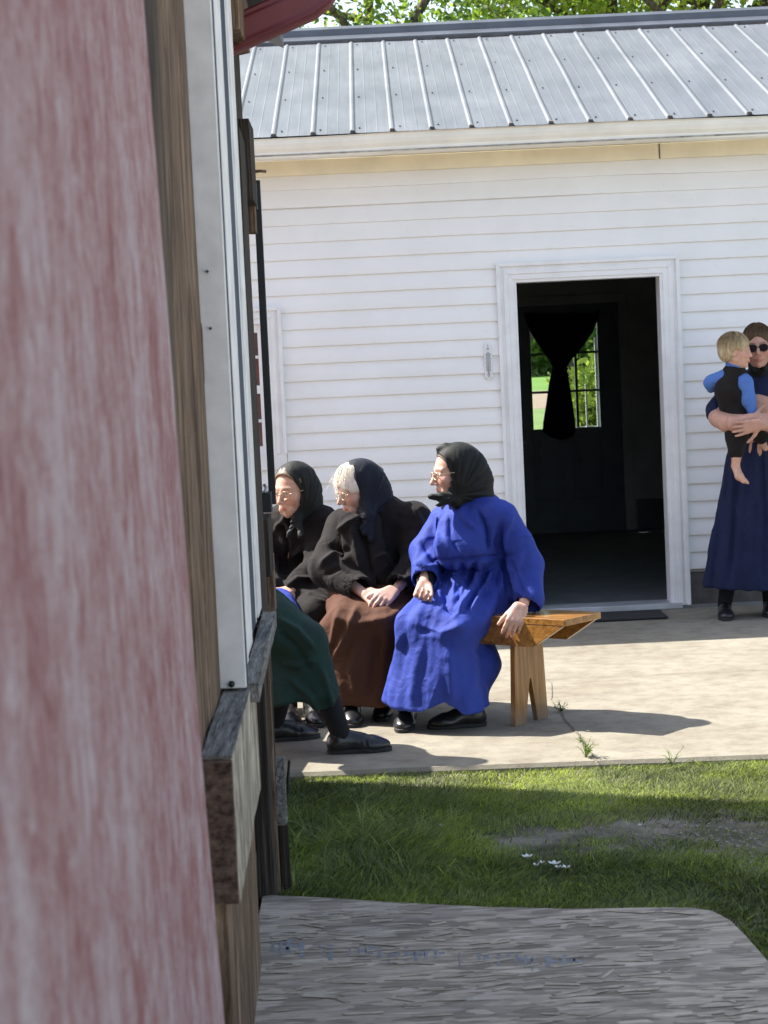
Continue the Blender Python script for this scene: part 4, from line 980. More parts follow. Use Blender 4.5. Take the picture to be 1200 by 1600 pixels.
    def mesh(s):
        d = s.d; n = d.shape
        for a_ in range(3):
            for e_ in (0, -1):
                q_ = [slice(None)]*3; q_[a_] = e_; d[tuple(q_)] = np.maximum(d[tuple(q_)], 0.5*s.h)
        ins = d < 0
        c = ins[:-1, :-1, :-1].astype(np.int8)
        for i, j, k in ((1, 0, 0), (0, 1, 0), (0, 0, 1), (1, 1, 0), (1, 0, 1), (0, 1, 1), (1, 1, 1)):
            c = c+ins[i:n[0]-1+i, j:n[1]-1+j, k:n[2]-1+k]
        act = (c > 0) & (c < 8); I, J, K = np.nonzero(act); idx = np.full(act.shape, -1, np.int32); idx[I, J, K] = np.arange(len(I))
        cor = {}
        for i in (0, 1):
            for j in (0, 1):
                for k in (0, 1): cor[(i, j, k)] = d[I+i, J+j, K+k].astype(np.float64)
        acc = np.zeros((len(I), 3)); cnt = np.zeros(len(I))
        for ax in range(3):
            for e in range(4):
                p = [0, 0, 0]; o = [a for a in range(3) if a != ax]; p[o[0]] = e & 1; p[o[1]] = e >> 1
                q = list(p); q[ax] = 1; a = cor[tuple(p)]; b = cor[tuple(q)]; m = (a < 0) != (b < 0)
                t = np.where(m, a/np.where(m, a-b, 1), 0); v = np.zeros((len(I), 3)); v[:, o[0]] = p[o[0]]; v[:, o[1]] = p[o[1]]; v[:, ax] = t
                acc += v*m[:, None]; cnt += m
        V = acc/cnt[:, None]+np.stack([I, J, K], -1); V = V*s.h+s.lo
        F = []
        for ax in range(3):
            o = [(ax+1) % 3, (ax+2) % 3]
            s0 = [slice(1, n[q]-1) for q in range(3)]; s0[ax] = slice(0, n[ax]-1)
            s1 = list(s0); s1[ax] = slice(1, n[ax])
            a = ins[tuple(s0)]; b = ins[tuple(s1)]; m = a != b; g = np.array(np.nonzero(m)); fl = a[m]
            for q in range(3):
                if q != ax: g[q] += 1
            def cell(du, dv):
                h = g.copy(); h[o[0]] -= du; h[o[1]] -= dv; return idx[h[0], h[1], h[2]]
            Q = np.stack([cell(0, 0), cell(1, 0), cell(1, 1), cell(0, 1)], 1)
            Q[~fl] = Q[~fl][:, ::-1]; F.append(Q)
        F = np.concatenate(F); F = F[(F >= 0).all(1)]
        return V, F
def vnorm(V, F):
    a = V[F[:, 2]]-V[F[:, 0]]; b = V[F[:, 3]]-V[F[:, 1]]; fn = np.cross(a, b); N = np.zeros_like(V)
    for k in range(4): 
        for c in range(3): N[:, c] += np.bincount(F[:, k], fn[:, c], len(V))
    return N/(np.linalg.norm(N, axis=1)[:, None]+1e-12)
def relax(V, F, it=1, lam=0.5):
    for _ in range(it):
        acc = np.zeros_like(V); cnt = np.zeros(len(V))
        for k in range(4):
            a, b = F[:, k], F[:, (k+1) % 4]
            for c in range(3): acc[:, c] += np.bincount(a, V[b, c], len(V))+np.bincount(b, V[a, c], len(V))
            cnt += np.bincount(a, minlength=len(V))+np.bincount(b, minlength=len(V))
        V = V*(1-lam)+lam*acc/np.maximum(cnt, 1)[:, None]
    return V
def pix(V):
    q = V-np.array([0, 0, EYE]); k = FPX/(q@fwd); return np.stack([600+(q@rc)*k, 800-(q@uc)*k], -1)
def strokes(V, N, st):
    """raise or sink fold lines: (pixel polyline, height, width px)"""
    pp = pix(V); view = unit(np.array([0, -1, 0.15])); facing = np.clip((N@view)*2.0, 0, 1); D = np.zeros(len(V))
    for pts, hgt, wd in st:
        best = np.full(len(V), 1e9); pts = np.array(pts, float); tt = np.zeros(len(V)); n = len(pts)-1
        for i in range(n):
            a, b = pts[i], pts[i+1]; ba = b-a; t = np.clip(((pp-a)@ba)/(ba@ba), 0, 1); dd = np.linalg.norm(pp-a-t[:, None]*ba, axis=1)
            m = dd < best; best = np.where(m, dd, best); tt = np.where(m, (i+t)/n, tt)
        fade = np.clip(np.minimum(tt, 1-tt)*5+0.15, 0, 1)
        x = best/wd; D += 2.0*hgt*fade*np.exp(-x*x)
    return D*facing
def garment(name, S, mat, parent, axis=None, fold=0.0, fs=0.06, fl=0.45, wr=0.0, ws=0.05, st=None, seed=0, sm=1, fdirs=None, extra=None):
    """mesh the grid, then displace it with cloth folds. axis = horizontal axis across the folds"""
    V, F = S.mesh(); V = relax(V, F, sm); N = vnorm(V, F); D = np.zeros(len(V))
    if fold:
        ax = unit(axis); s_ = V@ax; oth = np.linalg.norm(V-np.outer(s_, ax)-V.mean(0), axis=1)
        warp = 0.35*fbm(V/0.22, 2, seed+3)
        q = np.stack([s_/fs+warp*1.2, V[:, 2]/fl, (V@unit(np.cross(ax, (0, 0, 1))))/fl], -1)
        r = vnoise(q, seed)+0.5*vnoise(q*np.array([2.1, 1.3, 1.3]), seed+5); r = np.tanh(r*1.2)
        amp = fold if extra is None else fold*extra(V); D += amp*r
    if wr:
        q = V/ws+0.8*np.stack([fbm(V/0.12, 2, seed+11), fbm(V/0.12, 2, seed+12), fbm(V/0.12, 2, seed+13)], -1)
        D += wr*(1-2*np.abs(fbm(q, 2, seed+21)))
    if st: D += strokes(V, N, st)
    V = V+N*D[:, None]
    return mesh_obj(name, V, F, mat, parent, smooth=True)

class Frame:
    def __init__(s, c, f, u=(0, 0, 1), sc_=1.0):
        s.c = np.array(c, float); s.f = unit(f); u = np.array(u, float); s.u = unit(u-s.f*s.f.dot(u)); s.l = np.cross(s.u, s.f); s.s = sc_
    def p(s, x, y, z): return s.c+s.s*(x*s.f+y*s.l+z*s.u)
    @property
    def ax(s): return [s.f, s.l, s.u]
    def loc(s, V): q = (V-s.c)/s.s; return q@s.f, q@s.l, q@s.u
def head(S, H, old=True, child=False):
    s = H.s; A = H.ax
    def e(x, y, z, r, k=0.012, sub=False): S.ell(H.p(x, y, z), np.array(r)*s, A, k*s, sub)
    def c(a, b, r1, r2, k=0.01, sub=False): S.cone(H.p(*a), H.p(*b), r1*s, r2*s, k*s, sub)
    e(-.015, 0, .035, (.095, .076, .082)); e(.03, 0, -.02, (.062, .062, .085), .03); e(0.02, 0, -.045, (.058, .058, .06), .03)
    c((.02, 0, -.06), (.066, 0, -.100), .042, .020, .025)             # jaw to chin
    for y in (-1, 1):
        c((-.015, y*.052, -.05), (.045, y*.026, -.098), .018, .014, .02)  # jaw line
        e(.062, y*.040, -.028, (.020, .022, .020), .018)                # cheek
        c((.084, y*.012, .022), (.070, y*.045, .020), .0085, .008, .012)     # brow
        e(.096, y*.031, .000, (.016, .017, .012), .008, True)           # socket
        e(.0745, y*.031, -.001, (.0135, .0135, .0125), .003)            # eyeball
        c((.087, y*.018, .0075), (.080, y*.045, .006), .0035, .003, .004)  # upper lid
        c((.085, y*.018, -.0100), (.079, y*.044, -.010), .003, .0028, .005)
        e(-.005, y*.077, -.012, (.019, .007, .031), .004); e(.002, y*.083, -.010, (.010, .005, .018), .003, True)
    n0 = .004 if not child else -.004
    c((.088, 0, .006), (.108+n0, 0, -.034), .0075, .0115, .010); 
    for y in (-1, 1): e(.098, y*.0125, -.040, (.010, .008, .007), .006)
    for y in (-1, 1): e(.105, y*.006, -.0465, (.004, .0035, .003), .002, True)
    c((.082, -.014, -.066), (.082, .014, -.066), .010, .010, .012)       # mouth mound
    for y in (-1, 1): c((.0955, y*.003, -.0635), (.083, y*.023, -.0665), .0048, .0025, .004); c((.0935, y*.002, -.0735), (.083, y*.020, -.0700), .0055, .003, .004)
    c((.099, -.017, -.0688), (.099, .017, -.0688), .0022, .0022, .002, True)
    if old:
        for y in (-1, 1): c((.094, y*.018, -.040), (.082, y*.036, -.070), .0028, .002, .006, True); c((.074, y*.030, -.078), (.060, y*.036, -.098), .012, .012, .012)
def paint_skin(o, H, base, off, hands=(), brow=(0.25, 0.2, 0.16), old=True, lipc=None):
    me = o.data; n = len(me.vertices); V = np.empty(n*3); me.vertices.foreach_get('co', V); V = V.reshape(-1, 3)+off
    C = np.tile(np.array(base, float), (n, 1)); x, y, z = H.loc(V)
    def blend(w, c): 
        nonlocal C; w = np.clip(w, 0, 1)[:, None]; C = C*(1-w)+np.array(c)*w
    def g(cx, cy, cz, rx, ry, rz): return np.exp(-(((x-cx)/rx)**2+((np.abs(y)-cy)/ry)**2+((z-cz)/rz)**2))
    b = np.array(base)
    blend(0.55*g(.07, .042, -.03, .03, .022, .022), b*np.array([1.08, .72, .68])); blend(0.4*g(.112, 0, -.036, .02, .014, .014), b*np.array([1.05, .72, .70]))
    lc = b*np.array([.95, .55, .55]) if lipc is None else np.array(lipc)
    blend(1.1*np.exp(-(((x-.09)/.014)**2+(y/.021)**2+((z+.069)/.0085)**2)**2), lc)
    blend(0.55*g(.085, .031, 0, .02, .019, .014), b*np.array([.62, .5, .47]))
    r = np.sqrt(((np.abs(y)-.031)/1.25)**2+(z+.0005)**2); front = (x > .078) & (x < .096)
    blend(((r < .0085) & front & (np.abs(z) < .0062))*1.0, (.62, .58, .55)); blend(((np.hypot(np.abs(y)-.031, z) < .0052) & front)*1.0, (.08, .07, .06))
    blend(0.8*np.exp(-((np.abs(y)-.03)/.020)**4-((z-.023+.0*(y))/.005)**2)*(x > .06), brow)
    if old:
        wl = fbm(np.stack([x*60, y*20, z*130], -1), 3, 4); blend(np.clip(wl*1.2, 0, .35)*(x > .03), b*np.array([.75, .62, .58]))
    hn = fbm(V*55, 3, 8); blend(np.clip(hn*0.6+.05, 0, .3), b*np.array([.9, .66, .62]))
    at = me.color_attributes.new('skin', 'FLOAT_COLOR', 'POINT'); at.data.foreach_set('color', np.concatenate([C, np.ones((n, 1))], 1).astype(np.float32).ravel())
def hand(S, w, d, n, side, curl=(25, 35, 25), sc_=1.0, thumb=(0.55, 0.65, 0.25), spread=0.10, curls=None, tb=20):
    """w wrist, d pointing direction, n palm normal, side +1/-1: where the thumb leaves, along cross(n,d)"""
    d = unit(d); n = unit(np.array(n)-d*np.dot(n, d)); t = np.cross(n, d)*side; s = sc_; w = np.array(w, float)
    L = (.070, .078, .073, .057); off = (.030, .010, -.010, -.029); kb = (.083, .086, .083, .076)
    for i in range(4):
        kn = w+s*(d*kb[i]+t*off[i]); S.cone(w+s*(d*.006+t*off[i]*.55), kn, .0150*s, .0115*s, .010*s)
        a = radians((curls[i] if curls else curl)[0]); dd = unit(d+t*spread*(off[i]/.03)); p = kn; ang = 0; rad = (.0092, .0095, .0092, .0080)[i]
        for j, fr in enumerate((.46, .30, .24)):
            ang += radians((curls[i] if curls else curl)[j]); v = dd*cos(ang)+n*sin(ang); q = p+v*L[i]*fr*s
            S.cone(p, q, rad*(1-.10*j)*s, rad*(.93-.10*j)*s, .004*s); p = q
    p = w+s*(d*.016+t*.020+n*.006); v = unit(d*thumb[0]+t*thumb[1]+n*thumb[2]); q = p+v*.044*s; S.cone(p, q, .0165*s, .0115*s, .014*s)
    v2 = unit(v+d*sin(radians(tb))*1.2+n*.1); q2 = q+v2*.033*s; S.cone(q, q2, .0108*s, .0098*s, .004*s); q3 = q2+unit(v2+d*.3)*.026*s; S.cone(q2, q3, .0098*s, .0075*s, .003*s)
def shoe(person, heel, toe, ankle, sc_=1.0, name='shoe'):
    heel = np.array(heel, float); toe = np.array(toe, float); heel[2] = 0; toe[2] = 0; f = unit(toe-heel); L = np.linalg.norm(toe-heel); l = np.cross((0, 0, 1), f); u = np.array([0, 0, 1.0])
    def q(x, y, z): return heel+f*x*L+l*y+u*z
    m = 0.09; lo = np.minimum(heel, toe)-m; hi = np.maximum(heel, toe)+m; lo[2] = -0.02; hi[2] = 0.14; S = SDF(lo, hi, 0.0035)
    w_ = 0.040*sc_
    S.ell(q(.16, 0, .038), (.17*L, w_*.86, .040), [f, l, u], .0); S.ell(q(.72, .003, .026), (.27*L, w_*1.16, .032), [f, l, u], .02); S.cone(q(.2, 0, .045), q(.68, 0, .030), w_*.85, w_*.85, .03)
    S.ell(q(.16, 0, .062), (.13*L, w_*.72, .030), [f, l, u], .02)
    S.cone(q(.22, 0, .075), q(.50, 0, .055), w_*.66, w_*.62, .025)
    S.cone(q(.2, 0, .085), q(.2, 0, .14), w_*.58, w_*.7, .006, True)
    S.plane((0, 0, 0.012), (0, 0, -1), .003)
    V, F = S.mesh(); V = relax(V, F, 1)
    lx = ((V-heel)@f)/L; cre = 0.0007*np.sin(lx*70+6*vnoise(V*18, 3))*np.exp(-((lx-.62)/.10)**2)*(V[:, 2] > .03); V = V+vnorm(V, F)*cre[:, None]
    o = mesh_obj(name, V, F, MAT['leather'], person, smooth=True)
    # sole: outline extruded
    out = []
    for k in range(40):
        a = 2*pi*k/40; x = .5+.5*cos(a); y = sin(a)*w_*(1.08 if cos(a) > 0 else .95)*(1-.14*math.exp(-((x-.42)/.14)**2)); y = np.sign(sin(a))*abs(sin(a))**.75*w_*(1.17 if x > .5 else 1.0)*(1-.12*math.exp(-((x-.42)/.15)**2)); out.append(q(-.01+1.02*x, y, 0.001))
    m = MB(); m.prism(out, (0, 0, 0.017)); m.build('sole', MAT['sole'], o, bevel=0.003)
    m = MB()
    for k in range(4):
        x = .34+.075*k; zt = .098-.014*k
        m.tube([q(x, -w_*.36, zt-.012), q(x+.01, 0, zt+.001), q(x, w_*.36, zt-.012)], 0.0022, 6)
    m.tube([q(.33, 0, .100), q(.30, .018, .108), q(.27, .030, .096)], .002, 6); m.tube([q(.33, 0, .100), q(.30, -.018, .108), q(.27, -.030, .096)], .002, 6)
    m.build('lace', MAT['lace'], o, smooth=True)
    return o
def glasses(person, H, mat='wire', r=0.0013, dark=False, wd=.0235, ht=.018):
    m = MB(); 
    for y in (-1, 1):
        ring = [H.p(.1015-0.006*abs(cos(2*pi*k/24))*(1 if cos(2*pi*k/24)*1 > 0 else .3), y*(.031+wd*cos(2*pi*k/24)), -.004+ht*np.sign(sin(2*pi*k/24))*abs(sin(2*pi*k/24))**.8) for k in range(25)]
        m.tube(ring, r*H.s, 6, cap=False)
        m.tube([H.p(.097, y*.0545, .002), H.p(.088, y*.068, .004), H.p(.03, y*.079, .003), H.p(-.01, y*.081, -.002)], r*H.s, 6)
    m.tube([H.p(.102, -.0085, -.001), H.p(.106, 0, .002), H.p(.102, .0085, -.001)], r*H.s, 6)
    g = m.build('glasses', MAT[mat], person, smooth=True)
    for y in (-1, 1):
        m = MB(); ring = [H.p(.100, y*(.031+(wd-.001)*cos(2*pi*k/24)), -.004+(ht-.001)*np.sign(sin(2*pi*k/24))*abs(sin(2*pi*k/24))**.8) for k in range(24)]
        m.add(ring if y > 0 else ring[::-1], [tuple(range(24))]); m.build('lens', MAT['darklens' if dark else 'lens'], g)
def strands(person, H, mat, n, fn, name='hair', w_=0.0012, seed=0):
    """thin ribbon strands; fn(rs)-> list of local points"""
    rs = random.Random(seed); m = MB()
    for k in range(n):
        pts = [H.p(*q) for q in fn(rs)]; side = unit(H.l*rs.uniform(-1, 1)+H.u*rs.uniform(-1, 1)); N_ = len(pts)
        V = []; 
        for i, p in enumerate(pts):
            ww = w_*H.s*(1-.7*i/(N_-1)); V += [p-side*ww, p+side*ww]
        m.add(V, [(2*i, 2*i+1, 2*i+3, 2*i+2) for i in range(N_-1)])
    return m.build(name, mat, person, smooth=True)
def hair_cap_strands(person, H, mat, c, r, n, th0, th1, seed, mask=None, w_=0.0016):
    c = np.array(c); r = np.array(r); rs = random.Random(seed)
    def fn(q):
        for _ in range(50):
            ph = q.uniform(0, 2*pi); t1 = q.uniform(.6, 1)*th1; e = c+r*np.array([cos(ph)*sin(radians(t1)), sin(ph)*sin(radians(t1)), cos(radians(t1))])
            if mask is None or mask(e): break
        off = q.uniform(1.005, 1.05); out = []; dph = q.uniform(-.25, .25)
        for k in range(6):
            t = radians(th0+(t1-th0)*k/5); a = ph+dph*(1-k/5); out.append(tuple(c+r*off*(1+.03*q.random()*(k == 5))*np.array([cos(a)*sin(t), sin(a)*sin(t), cos(t)])))
        return out
    return strands(person, H, mat, n, fn, 'hair_strands', w_, seed)
def scarf_folds(V, N, H, chin=(.045, -.105), amp=.006, n=7.0, seed=0):
    x, y, z = H.loc(V); a = np.arctan2(z-chin[1], -(x-chin[0])+.001); d = np.hypot(z-chin[1], x-chin[0])
    w_ = np.clip(d/.08, .2, 1)*np.clip((.105-z)/.05, 0, 1)*np.clip(np.abs(y)/.05, 0, 1)
    q = np.stack([a*n*(1/1.2)+.5*vnoise(V*9, seed), np.sign(y)*3.0, d*2], -1); r = 1-2*np.abs(vnoise(q, seed+1)); r2 = 1-2*np.abs(vnoise(q*np.array([2.3, 1, 1]), seed+2))
    return V+N*(amp*w_*(.7*r+.4*r2-.3))[:, None]
def bbox(pts, m): P_ = np.array(pts); return P_.min(0)-m, P_.max(0)+m

SK = m_skin('skin_old', (0.5, 0.3, 0.22)); MAT['skin'] = SK
MAT['sock'] = cloth('black_stocking', (0.010, 0.010, 0.012), 0.9, 0.1)
MAT['blue'] = cloth('royal_blue_cloth', (0.024, 0.045, 0.265), 0.75, 0.10, wr=0.7)
MAT['black'] = cloth('black_wool', (0.0115, 0.0095, 0.0095), 0.9, 0.22, wr=0.7)
MAT['navyscarf'] = cloth('navy_scarf', (0.007, 0.009, 0.017), 0.7, 0.25, wr=0.5)
MAT['blackscarf'] = cloth('black_scarf', (0.008, 0.009, 0.008), 0.65, 0.25, wr=0.5)
MAT['brown'] = cloth('brown_cloth', (0.072, 0.030, 0.017), 0.85, 0.1, wr=0.6)
MAT['green'] = cloth('dark_green_cloth', (0.010, 0.030, 0.025), 0.85, 0.1, wr=0.6)
MAT['navy'] = cloth('navy_cloth', (0.008, 0.012, 0.045), 0.8, 0.12, wr=0.6)
MAT['shirt'] = cloth('light_blue_cotton', (0.08, 0.17, 0.45), 0.8, 0.1, wr=0.8)
MAT['hairwhite'] = simple('white_hair', (0.80, 0.74, 0.64), 0.5, 0.15, 60)
MAT['hairgrey'] = simple('grey_hair', (0.15, 0.10, 0.065), 0.5, 0.2, 60)
def m_hair(name, lo, hi):
    m = NT(name, 0.6, 0.2); n = m.noise(m.coord((160, 160, 9)), 1.0, 4, 0.6, 0.4); m.col(m.ramp(n, [(0.3, lo), (0.7, hi)])); m.bump(n, 0.6, 0.003); return m.m
MAT['hairblond'] = m_hair('blond_hair', (0.24, 0.17, 0.09), (0.62, 0.49, 0.30)); MAT['hairbrown'] = m_hair('brown_hair', (0.05, 0.028, 0.014), (0.13, 0.080, 0.042))

def sleeve(S, sh, el, wr, r, k=0.03, cuff=0.01):
    S.path([sh, el, wr], r, k)
    d = unit(wr-el); S.plane(wr-d*cuff*0, d, 0.004, *[x for x in bbox([wr+d*(r[2]+.02)], r[2]+.02)])
    S.cone(wr-d*.035, wr+d*.06, r[2]-.007, r[2]-.002, .003, True)

def scarf_sdf(H, extra=(), opening=(.115, 0, -.002, .085, .13, .108), hi=0.24, neck=None, peak=0.0):
    S = SDF(H.c-.28, H.c+.24, 0.0042); s = H.s
    def e(x, y, z, r, k=0.02, sub=False): S.ell(H.p(x, y, z), np.array(r)*s, H.ax, k*s, sub)
    e(-.018, 0, .035, (.109, .089, .096)); e(.0, 0, -.03, (.085, .080, .095), .03)
    for q in extra: 
        if q[0] == 'e': e(q[1], q[2], q[3], q[4], q[5] if len(q) > 5 else .03)
        else: S.cone(q[1] if len(q[1]) == 3 and not isinstance(q[1], tuple) else H.p(*q[1]), q[2] if not isinstance(q[2], tuple) else H.p(*q[2]), q[3], q[4], q[5] if len(q) > 5 else .03)
    if neck is not None: S.cone(H.p(-.02, 0, -.05), neck, .085*s, .085*s, .04)
    if peak: S.cone(H.p(.03, 0, .115), H.p(.06, 0, .112), .02*s, .012*s, .02)
    S.ell(H.p(*opening[:3]), np.array(opening[3:])*s, H.ax, .006, True)
    S.ell(H.p(.035, 0, -.012), np.array((.075, .072, .105))*s, H.ax, .006, True)
    return S
# ------------------------------------------------------------------ benches
def make_bench(label, end, ax, length, first=True, group=None):
    """end: ground point under the near end leg centre; ax: unit vector pointing out past that leg"""
    ax = unit([ax[0], ax[1], 0]); fr = np.array([ax[1], -ax[0], 0.0])      # fr: toward the sitters' front
    if fr[1] > 0: fr = -fr
    b = thing('bench', label, 'bench', (end[0], end[1], 0), group); o = np.array([end[0], end[1], 0.0]); A = [ax, -fr, np.array([0, 0, 1.0])]
    if np.linalg.det(np.array(A)) < 0: A[1] = fr; sg = -1
    else: sg = 1
    H_ = 0.475; W = 0.135
    m = MB(); m.box((-length+0.0, -W, H_-0.028), (0.30, W, H_), A, o); m.build('seat', MAT['varnish'], b, bevel=0.003)
    for s_ in (-1, 1):
        m = MB(); y = s_*(W-0.012); q = [(-length+.06, H_-.029-.095), (0.13, H_-.029-.095), (0.285, H_-.029), (-length-.0, H_-.029)]
        pts = [o+A[0]*x+A[1]*(y-.011)+A[2]*z for x, z in q]; m.prism(pts, A[1]*0.022); m.build('apron', MAT['varnish'], b, bevel=0.002)
    for x in (0.0, -length+0.28):
        m = MB(); w0, w1 = 0.098, 0.122; hh = H_-.029
        q = [(-w1, 0), (-0.045, 0), (-.002, .19), (.006, .19), (0.045, 0), (w1, 0), (w0, hh), (-w0, hh)]
        pts = [o+A[0]*(x-.0125)+A[1]*y+A[2]*z for y, z in q]; m.prism(pts, A[0]*0.025); m.build('leg', MAT['varnishleg'], b, bevel=0.002)
    return b
AX = np.array([0.77, -0.64, 0.0])
pf = G(805, 1134); pb = G(850, 1122); pe = (pf+pb)/2
make_bench('varnished wooden bench with notched legs that three seated women share', pe, AX, 2.5)
make_bench('wooden bench mostly hidden behind the barn corner under the woman in green', (-0.80, 8.75), (0.1, 1, 0), 1.6)

def person(label, base): return thing('person', label, 'person', base)
def body_common(S, J, slim=1.0):
    S.path([J['pel'], J['chest'], J['neck']], [.10*slim, .105*slim, .05], .05)
    S.cone(J['neck'], J['hc'], .048, .047, .02)
    for s_ in ('L', 'R'):
        sh, el, wr = J['sh'+s_], J['el'+s_], J['wr'+s_]
        S.cone(J['chest']*.35+J['neck']*.65, sh, .05, .045, .04); S.path([sh, el, wr], [.042, .033, .022], .02)
        hp, kn, an = J['hip'+s_], J['kn'+s_], J['an'+s_]
        S.cone(J['pel'], hp, .09, .08, .04); S.path([hp, kn, an], [.072, .052, .034], .02)
def mesh_body(S, per, H, base, brow=(0.25, 0.2, 0.16), old=True, lipc=None):
    V, F = S.mesh(); V = relax(V, F, 1, .35)
    o = mesh_obj('body', V, F, MAT['skin'], per, smooth=True); paint_skin(o, H, base, rootloc(per), brow=brow, old=old, lipc=lipc); return o
def ank(toe, heel, z=.09): f = unit(np.array(toe)-np.array(heel)); p = np.array(heel)+f*.06; p[2] = z; return p
def socks(per, J):
    for s_ in ('L', 'R'):
        a = J['an'+s_]; k_ = J['kn'+s_]; S = SDF(*bbox([a, a+(k_-a)*.6], .09), .006); S.cone(a-np.array([0, 0, .02]), a+(k_-a)*.55, .040, .055); V, F = S.mesh()
        mesh_obj('stocking', V, F, MAT['sock'], per, smooth=True)

